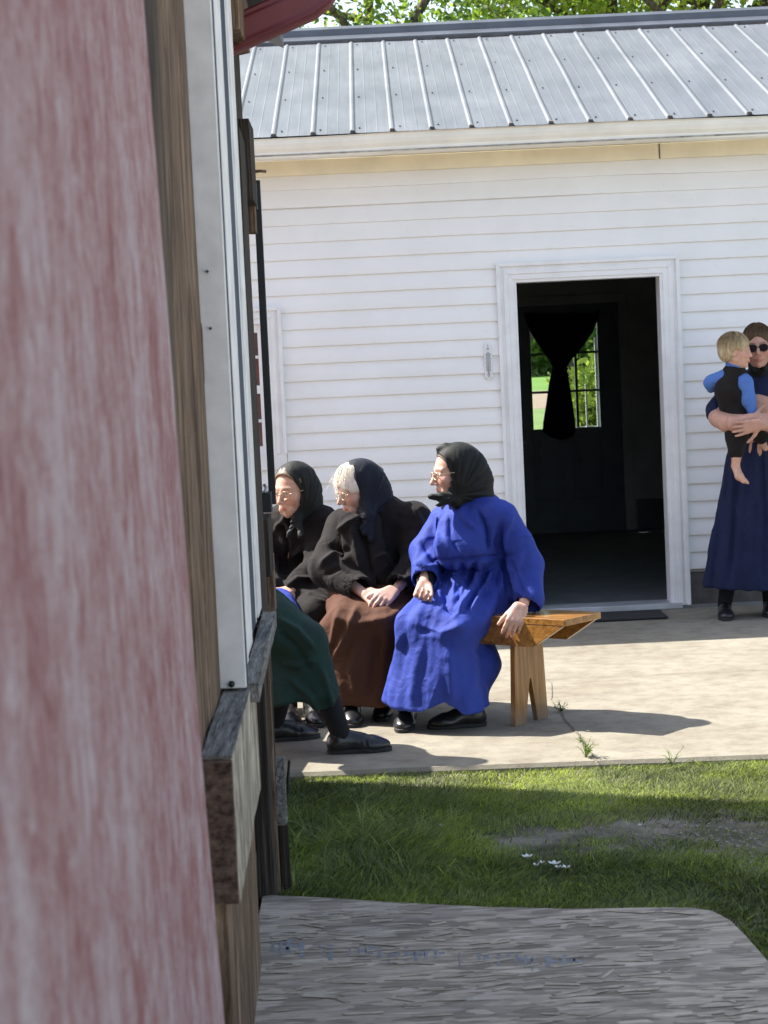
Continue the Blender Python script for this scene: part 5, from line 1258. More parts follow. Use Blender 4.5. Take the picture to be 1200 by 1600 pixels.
# ---- woman in royal blue
def blue_woman():
    per = person('woman in a royal blue dress seated at the right end of the bench', G(715, 1130))
    J = dict(pel=P(733, 925, 9.02), chest=P(738, 835, 8.97), neck=P(733, 795, 8.95), hc=P(722, 745, 8.93))
    J.update(shL=P(786, 806, 8.86), elL=P(826, 890, 8.86), wrL=P(819, 942, 8.69), shR=P(692, 812, 9.06), elR=P(664, 870, 8.98), wrR=P(663, 912, 8.80))
    J.update(hipL=P(760, 935, 8.92), hipR=P(705, 930, 9.08), knL=P(715, 985, 8.66), knR=P(648, 980, 8.74))
    hL, tL = G(752, 1134), G(668, 1139); hR, tR = G(652, 1112), G(628, 1146); hR = tR+unit(hR-tR)*.25; hL = tL+unit(hL-tL)*.255
    J.update(anL=ank(tL, hL), anR=ank(tR, hR))
    H = Frame(P(711, 737, 8.93), (-.96, -.24, -.10), (-.05, 0, 1), .98)
    S = SDF(*bbox(list(J.values())+[H.p(.13, 0, 0), H.p(0, 0, .13), hL, tL, P(806, 990, 8.75), P(655, 960, 8.75)], .07), .0042)
    body_common(S, J); head(S, H)
    hand(S, J['wrR'], P(657, 950, 8.70)-J['wrR'], (.30, -.60, .8), 1, curls=((45, 60, 40), (52, 66, 45), (60, 70, 45), (66, 72, 45)), thumb=(.85, .12, .6))
    hand(S, P(815, 946, 8.64), P(797, 990, 8.575)-P(815, 946, 8.64), (.1, 1, -.1), 1, curls=((28, 22, 15), (32, 22, 15), (34, 25, 15), (36, 25, 15)), thumb=(.9, .55, .3), spread=.06)
    mesh_body(S, per, H, (.56, .36, .285))
    Fv = unit([-.66, -.75, 0]); A = AX
    S = SDF(*bbox([P(600, 1115, 8.7), P(845, 1115, 8.7), P(735, 760, 9.05), P(850, 960, 8.75), P(760, 1000, 9.3), J['knL'], J['knR']], .12), .0045)
    # bodice
    S.path([P(738, 905, 9.02), P(742, 862, 9.0), P(738, 828, 8.97), P(733, 800, 8.96)], [.155, .150, .135, .085], .03, flat=(Fv, .86))
    S.cone(P(716, 825, 8.90), P(712, 855, 8.86), .085, .095, .05)
    S.cone(P(758, 830, 8.86), P(745, 860, 8.84), .070, .080, .05)
    S.cone(P(720, 800, 8.97), P(775, 806, 8.86), .070, .075, .04); S.cone(P(735, 800, 8.97), P(700, 812, 9.04), .07, .06, .04)
    S.cone(P(755, 800, 9.0), P(770, 850, 8.98), .09, .12, .05)
    S.frus(P(742, 876, 8.98), P(742, 866, 8.985), .172, .150, .170, .148, A, Fv, .012)
    # sleeves
    sleeve(S, J['shL'], P(826, 882, 8.84), P(828, 940, 8.73), [.060, .066, .062], .03)
    S.cone(P(812, 850, 8.84), P(818, 925, 8.80), .06, .060, .04); S.cone(P(824, 925, 8.76), P(829, 938, 8.73), .058, .062, .01); S.cone(P(826, 936, 8.73), P(820, 975, 8.67), .050, .058, .003, True)
    sleeve(S, J['shR'], P(666, 862, 9.0), P(664, 905, 8.85), [.062, .066, .058], .03)
    # lap and hanging skirt
    S.path([P(742, 905, 9.02), J['hipL']-Fv*.02, J['knL']], [.15, .125, .092], .06); S.path([P(740, 905, 9.02), J['hipR'], J['knR']], [.14, .12, .086], .06)
    S.cone(P(720, 940, 8.9), P(684, 968, 8.72), .11, .085, .06)
    S.cone(P(765, 925, 8.95), P(762, 960, 8.98), .13, .13, .05)
    zt = J['knL'][2]; c0 = P(682, 1100, 8.74); c1 = P(684, 985, 8.72); 
    S.frus(c0, c1, .232, .19, .155, .115, A, Fv, .04, p=2.6, fold=.035, nf=7, ph=1.0)
    S.cone(P(735, 990, 8.86), P(757, 1040, 8.80), .085, .070, .06); S.cone(P(757, 1035, 8.80), P(733, 1090, 8.76), .060, .060, .05)
    S.plane(P(690, 1108, 8.76), (0.03, 0, -1), .004)
    S.frus(P(682, 1135, 8.74), P(682, 1050, 8.74), .222, .18, .19, .15, A, Fv, .01, True, fold=.035, nf=7, ph=1.0)
    # hem lifts over the left shoe
    S.ell(P(690, 1118, 8.60), (.085, .14, .045), None, .02, True)
    st = [([(672, 873), (700, 878), (740, 874), (800, 868)], -.010, 4), ([(690, 800), (683, 830), (690, 866)], .009, 4), ([(702, 800), (702, 835), (716, 866)], -.009, 4), ([(718, 790), (728, 815), (745, 828)], .008, 4),
          ([(710, 880), (724, 915), (716, 950)], .010, 5), ([(700, 880), (690, 915), (700, 948), (722, 960)], -.010, 5), ([(752, 880), (738, 925), (706, 968)], .013, 5), ([(745, 878), (728, 918), (712, 945)], -.011, 4),
          ([(776, 882), (752, 925), (735, 952)], .012, 4), ([(768, 880), (745, 925), (728, 952)], -.010, 4), ([(790, 890), (772, 940), (748, 985)], .010, 7), ([(650, 972), (690, 990), (730, 975)], .010, 8),
          ([(630, 985), (617, 1040), (606, 1100)], .010, 6), ([(660, 1000), (650, 1050), (643, 1105)], .007, 7), ([(700, 1010), (704, 1060), (706, 1105)], .008, 8), ([(735, 1010), (742, 1050), (730, 1100)], .008, 7),
          ([(800, 800), (790, 840), (792, 900)], .008, 5), ([(818, 860), (806, 890), (812, 935)], .008, 5), ([(783, 815), (778, 850), (790, 872)], -.008, 5), ([(752, 800), (765, 850), (768, 868)], -.007, 6),
          ([(745, 795), (762, 830), (772, 868)], -.011, 2.6)]+[([(x, 879), (x+(x-738)*.12, 905), (x+(x-738)*.3, 935)], .0055*(1 if k%2 else -1), 2.6) for k, x in enumerate(range(690, 806, 8))]+[([(655, 845), (672, 862), (680, 880)], -.009, 5), ([(650, 880), (668, 888), (684, 884)], .008, 4)]
    garment('dress', S, MAT['blue'], per, A, fold=.010, fs=.05, fl=.6, wr=.0025, ws=.12, st=st, seed=4, extra=lambda V: .45+.55*(V[:, 2] < .8))
    # dark underdress seen below the sleeve and hem
    S = SDF(*bbox([J['elR'], J['wrR'], J['wrL']], .09), .005); S.cone(J['elR'], P(664, 915, 8.82), .045, .036); V, F = S.mesh(); mesh_obj('undersleeve', V, F, MAT['sock'], per, smooth=True)
    S = scarf_sdf(H, [('e', -.075, .0, -.005, (.075, .075, .075), .04), ('c', (-.05, 0, -.05), P(742, 775, 8.97), .09, .085, .05), ('c', (.0, .04, -.08), P(712, 782, 8.87), .06, .035, .04), ('c', (.0, -.04, -.08), P(700, 790, 8.98), .05, .03, .04)], peak=1)
    S.cone(P(704, 780, 8.86), P(690, 777, 8.84), .022, .022, .015); S.cone(P(692, 777, 8.84), P(676, 776, 8.84), .018, .020, .012, flat=((0, .3, 1), .6)); S.cone(P(700, 782, 8.83), P(684, 790, 8.82), .018, .014, .012, flat=((0, .3, 1), .6))
    S.ell(P(756, 752, 8.95), (.04, .05, .045), None, .03)
    V, F = S.mesh(); V = relax(V, F, 1); N = vnorm(V, F); x, y, z = H.loc(V)
    V = scarf_folds(V, N, H, (.03, -.10), .008, 8, 5)
    mesh_obj('headscarf', V, F, MAT['blackscarf'], per, smooth=True)
    S = SDF(H.c-.2, H.c+.2, .004); S.ell(H.p(-.008, 0, .036), np.array((.098, .080, .084))*H.s, H.ax); S.ell(H.p(.10, 0, -.025), np.array((.085, .11, .112))*H.s, H.ax, .01, True); S.plane(H.p(-.02, 0, 0), -H.f)
    V, F = S.mesh(); mesh_obj('hair', V, F, MAT['hairgrey'], per, smooth=True)
    # white neckline edge
    glasses(per, H, r=.0016)
    shoe(per, hL, tL, J['anL']); shoe(per, hR, tR, J['anR']); socks(per, J)
blue_woman()

# ---- woman in black coat and brown skirt
def brown_woman():
    per = person('seated woman in black coat and brown skirt, white hair under navy headscarf', G(575, 1125))
    J = dict(pel=P(590, 908, 9.36), chest=P(592, 848, 9.30), neck=P(592, 808, 9.26), hc=P(577, 775, 9.22))
    J.update(shL=P(645, 812, 9.20), elL=P(652, 885, 9.10), wrL=P(618, 922, 8.98), shR=P(535, 822, 9.30), elR=P(513, 890, 9.18), wrR=P(570, 928, 8.96))
    J.update(hipL=P(618, 925, 9.3), hipR=P(560, 925, 9.32), knL=P(598, 975, 8.90), knR=P(540, 975, 8.94))
    tL, hL = G(596, 1128), G(604, 1098); tR, hR = G(550, 1138), G(552, 1100); hL = tL+unit(hL-tL)*.25; hR = tR+unit(hR-tR)*.25
    J.update(anL=ank(tL, hL), anR=ank(tR, hR))
    H = Frame(P(559, 762, 9.20), (-.86, -.46, -.28), (-.12, -.1, 1), .98)
    S = SDF(*bbox(list(J.values())+[H.p(.13, 0, 0), H.p(0, 0, .13), hL, tL, tR, P(590, 960, 8.85)], .07), .0042)
    body_common(S, J); head(S, H)
    hand(S, P(572, 926, 8.96), P(606, 950, 8.86)-P(572, 926, 8.96), (.3, .6, -.7), -1, curls=((35, 40, 25), (38, 42, 25), (42, 45, 28), (45, 45, 28)), thumb=(.8, .55, .2))
    hand(S, P(616, 922, 8.96), P(583, 948, 8.84)-P(616, 922, 8.96), (-.2, .6, -.75), 1, curls=((22, 35, 25), (26, 38, 25), (30, 42, 28), (36, 45, 28)), thumb=(.8, .5, .1))
    mesh_body(S, per, H, (.56, .37, .30), brow=(.5, .42, .35))
    R = unit([1, -.15, 0]); Fv = unit([-.15, -1, 0])
    S = SDF(*bbox([P(495, 1115, 8.9), P(665, 1100, 8.9), P(590, 900, 9.5), P(600, 1000, 9.45), J['knL'], J['knR']], .13), .0052)
    S.path([P(600, 925, 9.3), P(612, 950, 9.1), J['knL']], [.13, .115, .088], .06); S.path([P(575, 925, 9.3), P(556, 945, 9.15), P(541, 972, 8.95)], [.13, .115, .086], .06)
    S.cone(P(585, 950, 9.1), P(568, 975, 8.92), .09, .07, .05)
    S.frus(P(577, 1090, 9.02), P(572, 985, 8.98), .200, .16, .175, .12, R, Fv, .04, p=2.6, fold=.03, nf=7, ph=.4)
    S.cone(P(516, 985, 8.98), P(520, 1035, 9.0), .05, .05, .05)
    S.plane(P(575, 1098, 8.98), (-.1, 0, -1), .004)
    S.frus(P(577, 1130, 9.02), P(577, 1030, 9.02), .19, .15, .15, .10, R, Fv, .01, True)
    st = [([(560, 945), (545, 985), (520, 1035)], .010, 6), ([(600, 965), (560, 975), (525, 965)], .008, 6), ([(530, 950), (520, 1000), (505, 1030)], .008, 5), ([(590, 985), (585, 1040), (575, 1090)], -.008, 7), ([(555, 1000), (550, 1050), (556, 1090)], .008, 7), ([(640, 940), (610, 965), (580, 975)], .008, 6)]
    garment('skirt', S, MAT['brown'], per, R, fold=.007, fs=.06, wr=.003, ws=.09, st=st, seed=14)
    # coat
    S = SDF(*bbox([P(490, 880, 8.95), P(680, 880, 8.95), P(590, 780, 9.5), P(590, 960, 9.45), P(600, 990, 9.4)], .06), .0052)
    S.path([P(592, 925, 9.36), P(594, 870, 9.32), P(594, 835, 9.27), P(594, 806, 9.24)], [.175, .165, .150, .095], .03, flat=(Fv, .85))
    S.cone(P(594, 806, 9.26), P(640, 813, 9.20), .085, .078, .04); S.cone(P(590, 806, 9.26), P(542, 826, 9.28), .085, .072, .04)
    S.cone(P(570, 860, 9.18), P(580, 905, 9.15), .10, .12, .05)
    S.path([J['shL'], P(655, 880, 9.10), P(620, 918, 9.00)], [.078, .080, .056], .03); S.plane(P(620, 918, 9.0), P(608, 930, 8.95)-P(655, 880, 9.1), .004, *bbox([P(616, 924, 8.98)], .08))
    S.cone(P(630, 908, 9.02), P(606, 932, 8.94), .046, .052, .003, True)
    S.path([J['shR'], P(514, 888, 9.17), P(562, 920, 9.0)], [.075, .082, .060], .03); S.plane(P(564, 922, 8.99), P(570, 928, 8.96)-P(530, 900, 9.12), .004, *bbox([P(569, 926, 8.98)], .085))
    S.cone(P(550, 912, 9.03), P(580, 934, 8.93), .048, .056, .003, True)
    S.cone(P(640, 910, 9.2), P(650, 950, 9.15), .09, .08, .05)
    S.cone(P(545, 815, 9.10), P(556, 870, 9.06), .045, .05, .03, flat=(Fv, .5)); S.cone(P(580, 815, 9.12), P(585, 880, 9.05), .04, .05, .03, flat=(Fv, .5))
    st = [([(548, 815), (556, 860), (566, 895)], .012, 5), ([(566, 830), (575, 870), (580, 900)], -.012, 4), ([(500, 885), (522, 868), (545, 878)], .012, 5), ([(508, 900), (530, 888), (555, 900)], -.008, 4), ([(515, 850), (530, 862), (550, 858)], -.008, 5),
          ([(528, 832), (545, 815), (562, 806)], .012, 5), ([(640, 790), (655, 815), (668, 840)], .008, 5), ([(585, 875), (598, 868), (606, 878), (600, 890)], .012, 3.5), ([(650, 850), (640, 880), (650, 905)], .008, 6), ([(610, 900), (630, 905), (645, 900)], .01, 5)]
    garment('coat', S, MAT['black'], per, R, fold=.006, fs=.07, wr=.005, ws=.10, st=st, seed=24)
    for (px, py) in ((569, 838), (603, 817), (597, 872)):
        m = MB(); p = P(px, py, 9.03); m.tube([p+np.array([0, .035, 0]), p], .010, 10); 
    S = scarf_sdf(H, [('e', -.06, .0, -.01, (.085, .082, .085), .04), ('c', (-.05, 0, -.04), P(598, 802, 9.24), .085, .080, .05), ('c', (.0, .04, -.07), P(575, 806, 9.10), .06, .03, .04)], opening=(.115, 0, .006, .098, .14, .115))
    S.cone(P(575, 800, 9.11), P(568, 830, 9.05), .020, .018, .02, flat=((.2, -1, 0), .5)); S.cone(P(578, 800, 9.11), P(579, 842, 9.05), .020, .016, .015, flat=((.2, -1, 0), .5))
    V, F = S.mesh(); V = relax(V, F, 1); N = vnorm(V, F); x, y, z = H.loc(V); V = scarf_folds(V, N, H, (.045, -.12), .008, 8, 15)
    mesh_obj('headscarf', V, F, MAT['navyscarf'], per, smooth=True)
    S = SDF(H.c-.2, H.c+.2, .004); S.ell(H.p(-.002, 0, .038), np.array((.103, .084, .090))*H.s, H.ax)
    S.ell(H.p(.125, 0, -.045), np.array((.078, .10, .086))*H.s, H.ax, .012, True); S.plane(H.p(-.03, 0, 0), -H.f)
    V, F = S.mesh(); N = vnorm(V, F); V = V+N*(.0015*fbm(V*40, 2, 3))[:, None]; hr = mesh_obj('hair', V, F, MAT['hairwhite'], per, smooth=True)
    def fn(rs):
        a = rs.uniform(-1, 1); x0 = .085-.02*abs(a); y0 = a*.062; z0 = .055+.03*rs.random(); dn = rs.random(); out = rs.uniform(0.01, .065)
        if rs.random() < .6: return [(x0, y0, z0), (x0+.014, y0*1.05, z0-.014), (x0+.012+out*.3, y0*1.1, z0-.035-.02*dn), (x0+.008+out*.5, y0*1.12, z0-.06-.03*dn)]
        return [(x0, y0, z0), (x0+out*.4, y0*1.1, z0+.014), (x0+out*.8, y0*1.1+rs.uniform(-.02, .02), z0+.012-.02*dn), (x0+out*1.1+.01, y0+rs.uniform(-.03, .03), z0+.010-.07*dn+.03*rs.random())]
    strands(per, H, MAT['hairwhite'], 70, fn, 'hair_wisps', .0010, 3); hair_cap_strands(per, H, MAT['hairwhite'], (-.002, 0, .038), (.104, .085, .091), 260, 30, 96, 9, lambda e: e[0] > .03, .0009)
    glasses(per, H, r=.0016)
    shoe(per, hL, tL, J['anL']); shoe(per, hR, tR, J['anR']); socks(per, J)
brown_woman()

# ---- woman in black nearest the barn corner
def left_woman():
    per = person('seated woman in black coat and black headscarf, half hidden by the barn corner', G(470, 1118))
    J = dict(pel=P(463, 915, 9.70), chest=P(465, 850, 9.62), neck=P(470, 808, 9.58), hc=P(468, 785, 9.52))
    J.update(shL=P(505, 818, 9.55), elL=P(505, 885, 9.45), wrL=P(455, 922, 9.28), shR=P(425, 822, 9.62), elR=P(405, 885, 9.50), wrR=P(425, 925, 9.26))
    J.update(hipL=P(485, 925, 9.6), hipR=P(440, 925, 9.6), knL=P(482, 972, 9.26), knR=P(436, 972, 9.30))
    tL, hL = G(498, 1138), G(475, 1110); tR, hR = G(455, 1140), G(447, 1105); hL = tL+unit(hL-tL)*.25; hR = tR+unit(hR-tR)*.25
    J.update(anL=ank(tL, hL), anR=ank(tR, hR))
    H = Frame(P(459, 765, 9.50), (-.62, -.77, -.16), (-.05, -.05, 1), 1.0)
    S = SDF(*bbox(list(J.values())+[H.p(.13, 0, 0), H.p(0, 0, .13), hL, tL, tR, P(425, 945, 9.2)], .07), .0042)
    body_common(S, J); head(S, H)
    hand(S, J['wrL'], P(418, 932, 9.15)-J['wrL'], (-.2, .4, -1), -1, curls=((15, 20, 15),)*4)
    hand(S, J['wrR'], P(436, 932, 9.10)-J['wrR'], (.2, .4, -1), 1, curls=((20, 25, 15),)*4, sc_=.9)
    mesh_body(S, per, H, (.58, .38, .29), brow=(.2, .15, .11))
    R = unit([1, -.35, 0]); Fv = unit([-.35, -1, 0])
    S = SDF(*bbox([P(400, 1110, 9.1), P(520, 1110, 9.1), P(463, 780, 9.8), P(520, 880, 9.2), P(390, 880, 9.3), J['knL'], J['knR']], .13), .0055)
    S.path([P(465, 925, 9.7), P(465, 870, 9.66), P(468, 835, 9.60), P(470, 808, 9.57)], [.165, .155, .140, .09], .03, flat=(Fv, .88))
    S.cone(P(470, 806, 9.58), P(503, 818, 9.53), .08, .072, .04); S.cone(P(468, 806, 9.58), P(428, 820, 9.62), .08, .07, .04)
    S.path([J['shL'], P(503, 885, 9.44), P(462, 915, 9.32)], [.072, .078, .050], .03); S.path([J['shR'], P(405, 885, 9.5), P(422, 918, 9.3)], [.07, .07, .05], .03)
    S.path([P(480, 925, 9.62), P(495, 940, 9.4), P(490, 962, 9.18)], [.13, .11, .09], .05); S.path([P(445, 925, 9.62), P(440, 945, 9.4), P(438, 965, 9.22)], [.13, .10, .088], .05)
    S.frus(P(466, 1085, 9.28), P(466, 975, 9.25), .17, .13, .15, .11, R, Fv, .04, fold=.03, nf=7)
    S.plane(P(470, 1092, 9.25), (0, 0, -1), .004)
    st = [([(438, 812), (450, 850), (447, 900)], -.010, 3), ([(455, 870), (470, 858), (480, 868)], .010, 4), ([(448, 920), (465, 905), (490, 905)], .010, 4), ([(450, 935), (470, 925), (490, 930)], .008, 4), ([(430, 830), (445, 812), (452, 806)], .01, 4), ([(455, 830), (448, 815), (452, 805)], .01, 3)]
    garment('coat', S, MAT['black'], per, R, fold=.006, fs=.07, wr=.005, ws=.10, st=st, seed=34)
    S = SDF(*bbox([P(425, 930, 9.1), P(470, 980, 9.2)], .12), .005); S.path([P(436, 945, 9.22), P(440, 962, 9.10)], [.075, .085], .03); V, F = S.mesh(); V += vnorm(V, F)*(.004*fbm(V/.05, 2, 3))[:, None]; mesh_obj('dress', V, F, MAT['blue'], per, smooth=True)
    S = scarf_sdf(H, [('e', -.06, .0, -.02, (.08, .08, .09), .04), ('c', (-.04, 0, -.05), P(483, 808, 9.58), .085, .075, .05), ('c', (.0, .04, -.07), P(466, 812, 9.45), .05, .03, .04)], opening=(.125, 0, -.004, .100, .14, .118))
    S.cone(P(462, 806, 9.42), P(452, 838, 9.36), .016, .014, .015, flat=((.2, -1, 0), .5)); S.cone(P(466, 806, 9.42), P(470, 838, 9.36), .016, .013, .015, flat=((.2, -1, 0), .5))
    V, F = S.mesh(); V = relax(V, F, 1); N = vnorm(V, F); x, y, z = H.loc(V); V = scarf_folds(V, N, H, (.045, -.12), .007, 8, 25)
    mesh_obj('headscarf', V, F, MAT['blackscarf'], per, smooth=True)
    S = SDF(H.c-.2, H.c+.2, .004); S.ell(H.p(-.004, 0, .038), np.array((.098, .080, .086))*H.s, H.ax); S.ell(H.p(.112, 0, -.035), np.array((.104, .12, .130))*H.s, H.ax, .012, True); S.plane(H.p(-.03, 0, 0), -H.f)
    V, F = S.mesh(); V = V+vnorm(V, F)*(.002*fbm(V*60, 2, 3))[:, None]; mesh_obj('hair', V, F, MAT['hairgrey'], per, smooth=True)
    glasses(per, H, r=.0016)
    shoe(per, hL, tL, J['anL']); shoe(per, hR, tR, J['anR']); socks(per, J)
left_woman()

# ---- woman in the green skirt, mostly hidden by the barn
def green_woman():
    per = person('woman in dark green skirt whose leg reaches out from behind the barn', G(450, 1170))
    J = dict(pel=P(325, 945, 8.45), chest=P(318, 845, 8.42), neck=P(322, 790, 8.40), hc=P(330, 750, 8.38))
    J.update(shL=P(330, 812, 8.58), elL=P(335, 900, 8.6), wrL=P(395, 935, 8.42), shR=P(322, 818, 8.22), elR=P(330, 905, 8.18), wrR=P(390, 945, 8.28))
    J.update(hipL=P(345, 950, 8.52), hipR=P(345, 960, 8.36), knL=P(462, 985, 8.48), knR=P(476, 1000, 8.26))
    tR, hR = G(612, 1172), G(512, 1178); tL, hL = G(500, 1152), G(405, 1160); hR = tR+unit(hR-tR)*.262; hL = tL+unit(hL-tL)*.255
    J.update(anL=ank(tL, hL), anR=ank(tR, hR))
    H = Frame(P(332, 730, 8.38), (1, -.2, -.05), (0, 0, 1), 1.0)
    S = SDF(*bbox(list(J.values())+[H.p(.13, 0, 0), H.p(0, 0, .13), hL, tL, tR, P(440, 960, 8.3)], .07), .0055)
    body_common(S, J); head(S, H); hand(S, J['wrL'], (1, -.3, -.2), (0, 0, -1), -1, (15, 20, 15)); hand(S, J['wrR'], (1, .3, -.2), (0, 0, -1), 1, (15, 20, 15))
    mesh_body(S, per, H, (.56, .36, .285))
    R = np.array([0, 1.0, 0]); Fv = np.array([1.0, 0, 0])
    S = SDF(*bbox([P(320, 1110, 8.4), P(545, 1110, 8.2), P(330, 900, 8.65), P(450, 960, 8.1)], .14), .0052)
    S.path([P(330, 940, 8.42), P(420, 975, 8.26), P(474, 1004, 8.25)], [.13, .108, .088], .05); S.path([P(330, 940, 8.48), P(410, 960, 8.48), P(462, 990, 8.47)], [.13, .105, .085], .05)
    S.cone(P(474, 1006, 8.26), P(497, 1080, 8.24), .088, .082, .04)
    S.frus(P(464, 1098, 8.30), P(446, 1010, 8.34), .165, .165, .15, .10, Fv, R, .04, p=2.6, fold=.035, nf=6, ph=.5)
    S.plane(P(480, 1110, 8.25), (-.10, 0, -1), .004); S.frus(P(466, 1140, 8.30), P(462, 1060, 8.30), .150, .15, .11, .10, Fv, R, .01, True)
    st = [([(430, 965), (465, 985), (492, 1015)], .010, 5), ([(435, 985), (462, 1010), (485, 1050)], -.009, 6), ([(440, 1035), (465, 1040), (500, 1030)], .008, 5), ([(445, 1055), (480, 1085), (500, 1112)], .009, 5), ([(500, 1040), (512, 1080), (522, 1112)], .008, 5)]
    garment('skirt', S, MAT['green'], per, R, fold=.006, fs=.06, wr=.003, ws=.09, st=st, seed=44)
    S = SDF(*bbox([P(320, 780, 8.4), P(320, 960, 8.65), P(320, 960, 8.15), P(400, 940, 8.3), J['chest']-np.array([.1, 0, 0])], .09), .006)
    S.path([J['pel'], J['chest'], J['neck']], [.17, .15, .085], .04)
    for s_ in ('L', 'R'): S.cone(J['neck'], J['sh'+s_], .08, .075, .04); S.path([J['sh'+s_], J['el'+s_], J['wr'+s_]], [.07, .07, .048], .03)
    garment('coat', S, MAT['black'], per, R, fold=.005, wr=.005, seed=54)
    S = scarf_sdf(H, [('e', -.06, .0, -.02, (.08, .08, .09), .04), ('c', (-.04, 0, -.05), J['neck'], .085, .075, .05)]); V, F = S.mesh(); V = relax(V, F, 1); mesh_obj('headscarf', V, F, MAT['blackscarf'], per, smooth=True)
    shoe(per, hL, tL, J['anL']); shoe(per, hR, tR, J['anR'], 1.05); socks(per, J)
green_woman()

# ---- standing woman and the child on her arm
def standing_woman():
    per = person('woman in long navy dress and sunglasses standing by the white wall', G(1170, 962))
    J = dict(pel=P(1180, 700, 11.80), chest=P(1184, 630, 11.80), neck=P(1186, 590, 11.82), hc=P(1186, 560, 11.80))
    J.update(shL=P(1228, 606, 11.82), elL=P(1240, 670, 11.66), wrL=P(1192, 664, 11.37), shR=P(1144, 604, 11.80), elR=P(1122, 655, 11.60), wrR=P(1178, 654, 11.42))
    J.update(hipL=P(1200, 715, 11.8), hipR=P(1162, 715, 11.8), knL=P(1200, 830, 11.8), knR=P(1150, 830, 11.8))
    tR, hR = G(1135, 971), G(1129, 952); tL, hL = G(1204, 966), G(1203, 950); hL = tL+unit(hL-tL)*.26; hR = tR+unit(hR-tR)*.26
    J.update(anL=ank(tL, hL), anR=ank(tR, hR))
    H = Frame(P(1184, 541, 11.72), (-.18, -1, -.06), (-.03, 0, 1), 1.0)
    S = SDF(*bbox(list(J.values())+[H.p(.13, 0, 0), H.p(0, 0, .13), hL, tL, tR], .07), .0048)
    body_common(S, J); head(S, H, old=False)
    S.path([J['elR'], P(1148, 662, 11.46), J['wrR']], [.045, .041, .028], .02); S.path([J['elL'], J['wrL']], [.045, .028], .02)
    S.cone(P(1118, 652, 11.62), P(1135, 664, 11.52), .040, .043, .02)
    hand(S, P(1188, 662, 11.36), P(1150, 672, 11.36)-P(1190, 662, 11.36), (0, 1, .1), -1, curls=((10, 15, 10),)*4, thumb=(.55, .75, .0), spread=.14, sc_=.98)
    hand(S, J['wrR'], (1, .1, .1), (0, -.3, 1), 1, (20, 30, 20))
    mesh_body(S, per, H, (.50, .29, .22), brow=(.10, .07, .05), old=False)
    R = np.array([1.0, 0, 0]); Fv = np.array([0, -1.0, 0])
    S = SDF(*bbox([P(1090, 925, 11.8), P(1270, 925, 11.8), P(1185, 585, 12.0), P(1185, 930, 11.55), P(1260, 660, 11.6)], .07), .0058)
    S.path([P(1182, 700, 11.82), P(1184, 655, 11.82), P(1185, 622, 11.82), P(1186, 596, 11.84)], [.135, .13, .135, .085], .03, flat=(Fv, .85))
    S.cone(P(1186, 598, 11.84), P(1226, 608, 11.82), .075, .07, .04); S.cone(P(1186, 598, 11.84), P(1146, 606, 11.8), .075, .068, .04)
    S.path([J['shR'], P(1126, 640, 11.72)], [.068, .072], .03); S.path([J['shL'], P(1243, 650, 11.75)], [.068, .07], .03); S.cone(P(1120, 640, 11.70), P(1120, 646, 11.68), .058, .058, .03)
    S.frus(P(1172, 918, 11.82), P(1182, 690, 11.82), .272, .19, .15, .12, R, Fv, .03, p=2.3, fold=.055, nf=9, ph=.6)
    S.plane(P(1170, 918, 11.8), (0, 0, -1), .004); S.frus(P(1172, 940, 11.82), P(1175, 860, 11.82), .255, .175, .19, .14, R, Fv, .01, True)
    st = [([(1125, 740), (1118, 820), (1110, 910)], .010, 4), ([(1150, 720), (1146, 820), (1140, 910)], -.012, 5), ([(1172, 700), (1172, 800), (1168, 912)], .012, 5), ([(1192, 700), (1194, 810), (1192, 912)], -.010, 5)]+[([(x, 692), (x+(x-1180)*.2, 730), (x+(x-1180)*.35, 790)], .006*(1 if k%2 else -1), 2.6) for k, x in enumerate(range(1144, 1200, 7))]
    garment('dress', S, MAT['navy'], per, R, fold=.008, fs=.05, wr=.003, ws=.09, st=st, seed=64, extra=lambda V: .4+.6*(V[:, 2] < .95))
    # dark hem band
    S = SDF(H.c-.22, H.c+.22, .0045); S.ell(H.p(-.014, 0, .040), np.array((.103, .084, .092))*H.s, H.ax); S.ell(H.p(.13, 0, -.05), np.array((.09, .085, .135))*H.s, H.ax, .01, True); S.plane(H.p(0, 0, -.05), -H.u)
    V, F = S.mesh(); V = V+vnorm(V, F)*(.002*fbm(V*60, 2, 3))[:, None]; mesh_obj('hair', V, F, MAT['hairbrown'], per, smooth=True); hair_cap_strands(per, H, MAT['hairbrown'], (-.014, 0, .040), (.104, .085, .093), 300, 10, 85, 6, lambda e: e[0] > .0 and e[2] > .06, .0014)
    S = SDF(H.c-.25, H.c+.22, .0045); S.ell(H.p(-.065, 0, .030), np.array((.080, .090, .095))*H.s, H.ax); S.path([H.p(-.02, .088, .03), H.p(.01, .080, -.06), H.p(.05, .03, -.128)], [.018, .016, .014], .01); S.path([H.p(-.02, -.088, .03), H.p(.01, -.080, -.06), H.p(.05, -.03, -.128)], [.018, .016, .014], .01)
    S.cone(H.p(-.05, 0, -.03), H.p(-.04, 0, -.12), .062, .062, .04); S.ell(H.p(.05, 0, -.01), np.array((.08, .074, .112))*H.s, H.ax, .006, True); S.ell(H.p(.125, 0, .06), np.array((.13, .115, .155))*H.s, H.ax, .006, True)
    V, F = S.mesh(); V = relax(V, F, 1); mesh_obj('headscarf', V, F, MAT['blackscarf'], per, smooth=True)
    glasses(per, H, 'blacksteel', r=.0016, dark=True, wd=.0255, ht=.021)
    shoe(per, hL, tL, J['anL']); shoe(per, hR, tR, J['anR']); socks(per, J)
standing_woman()
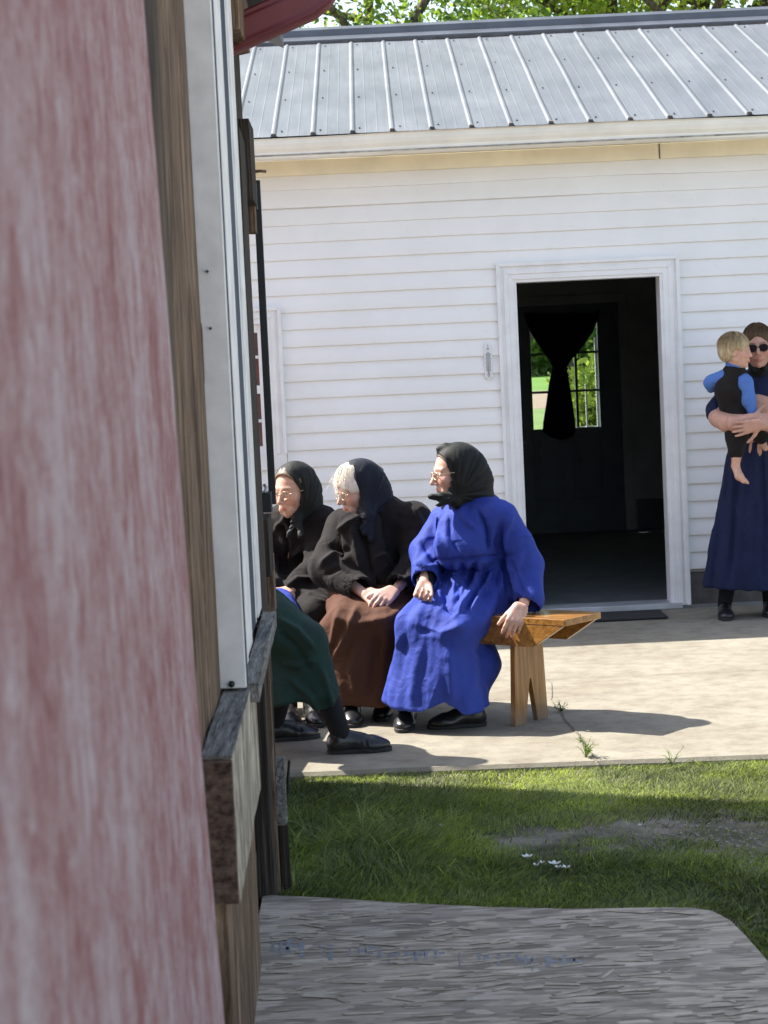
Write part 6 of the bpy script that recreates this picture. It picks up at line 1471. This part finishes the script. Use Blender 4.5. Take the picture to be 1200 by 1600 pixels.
def child():
    per = person('blond barefoot toddler in black overalls and blue shirt carried on her arm', P(1152, 660, 11.5))
    H = Frame(P(1150, 548, 11.58), (.96, -.25, -.05), (0, 0, 1), .80)
    nk = P(1148, 572, 11.60); ch = P(1147, 600, 11.60); pl = P(1153, 640, 11.62)
    S = SDF(*bbox([H.p(.13, 0, 0), H.p(0, 0, .14), H.p(-.13, 0, 0), P(1100, 600, 11.50), P(1190, 660, 11.70), P(1155, 765, 11.45), pl+np.array([0, .2, 0])], .05), .0038)
    head(S, H, old=False, child=True); S.cone(H.p(-.02, 0, -.06), nk, .036, .036, .02); S.path([nk, ch, pl], [.04, .065, .065], .03)
    R_ = [P(1163, 594, 11.56), P(1168, 622, 11.52), P(1176, 650, 11.50)]; L_ = [P(1130, 588, 11.62), P(1112, 598, 11.66), P(1112, 604, 11.76)]
    S.path(R_, [.028, .023, .016], .02); S.path(L_, [.028, .022, .018], .02)
    hand(S, R_[2], P(1174, 662, 11.48)-R_[2], (0, 1, 0), 1, (20, 30, 20), .55)
    kn = P(1150, 680, 11.50); an = P(1150, 722, 11.50); S.path([pl, kn, an], [.06, .042, .024], .03)
    S.path([P(1149, 728, 11.51), P(1155, 744, 11.46), P(1162, 751, 11.44)], [.024, .022, .017], .015)
    for k in range(5): S.cone(P(1157+k*2, 747+k*.6, 11.44+.006*k), P(1161+k*2, 753+k*.5, 11.43+.006*k), .008, .0065, .003)
    k2 = P(1176, 668, 11.64); S.path([pl, k2, P(1190, 690, 11.70)], [.06, .042, .024], .03); S.path([P(1190, 690, 11.70), P(1196, 700, 11.68)], [.024, .018], .01)
    mesh_body(S, per, H, (.60, .36, .27), brow=(.35, .24, .15), old=False)
    S = SDF(H.c-.2, H.c+.2, .0035); S.ell(H.p(-.018, 0, .038), np.array((.110, .094, .094))*H.s, H.ax); S.ell(H.p(-.045, 0, -.01), np.array((.080, .088, .080))*H.s, H.ax, .02)
    S.ell(H.p(.125, 0, -.035), np.array((.088, .13, .085))*H.s, H.ax, .008, True); S.plane(H.p(0, 0, -.078), -H.u, .006); S.ell(H.p(.015, .085, -.025), np.array((.030, .03, .035))*H.s, H.ax, .006, True); S.ell(H.p(.015, -.085, -.025), np.array((.030, .03, .035))*H.s, H.ax, .006, True)
    V, F = S.mesh(); x, y, z = H.loc(V); th = np.arctan2(y, x+.02); V = V+vnorm(V, F)*(.004*fbm(np.stack([th*9, z*6, x*0], -1), 3, 4))[:, None]; mesh_obj('hair', V, F, MAT['hairblond'], per, smooth=True); hair_cap_strands(per, H, MAT['hairblond'], (-.02, 0, .035), (.113, .098, .098), 520, 8, 112, 5, lambda e: e[0] < .045 or e[2] > .055, .0022)
    S = SDF(*bbox([nk, pl, R_[2], L_[1], L_[2]], .09), .0042); S.path([nk, P(1148, 588, 11.60)], [.045, .055], .02); S.cone(nk-np.array([0, 0, .006]), nk+np.array([0, 0, .016]), .054, .050, .008)
    S.path([R_[0]+np.array([-.01, .02, 0]), P(1163, 600, 11.54), P(1169, 624, 11.52), P(1176, 645, 11.50)], [.045, .047, .038, .024], .02); S.path([P(1132, 590, 11.60)]+L_[1:], [.045, .040, .034], .02)
    S.cone(H.p(-.02, 0, -.04), nk, .034, .034, .006, True)
    garment('shirt', S, MAT['shirt'], per, (1, 0, 0), wr=.004, ws=.05, seed=74)
    S = SDF(*bbox([nk, pl, kn, k2, P(1150, 710, 11.50)], .12), .0045); S.path([P(1147, 586, 11.60), P(1146, 608, 11.60), P(1152, 640, 11.61)], [.070, .100, .095], .03); S.path([pl, P(1151, 680, 11.51), P(1150, 706, 11.50)], [.085, .058, .042], .03); S.path([pl, k2, P(1188, 682, 11.68)], [.08, .055, .042], .03)
    S.cone(P(1165, 590, 11.50), P(1165, 600, 11.50), .040, .042, .01, True)
    garment('overalls', S, MAT['black'], per, (1, 0, 0), wr=.004, ws=.06, seed=84)
child()
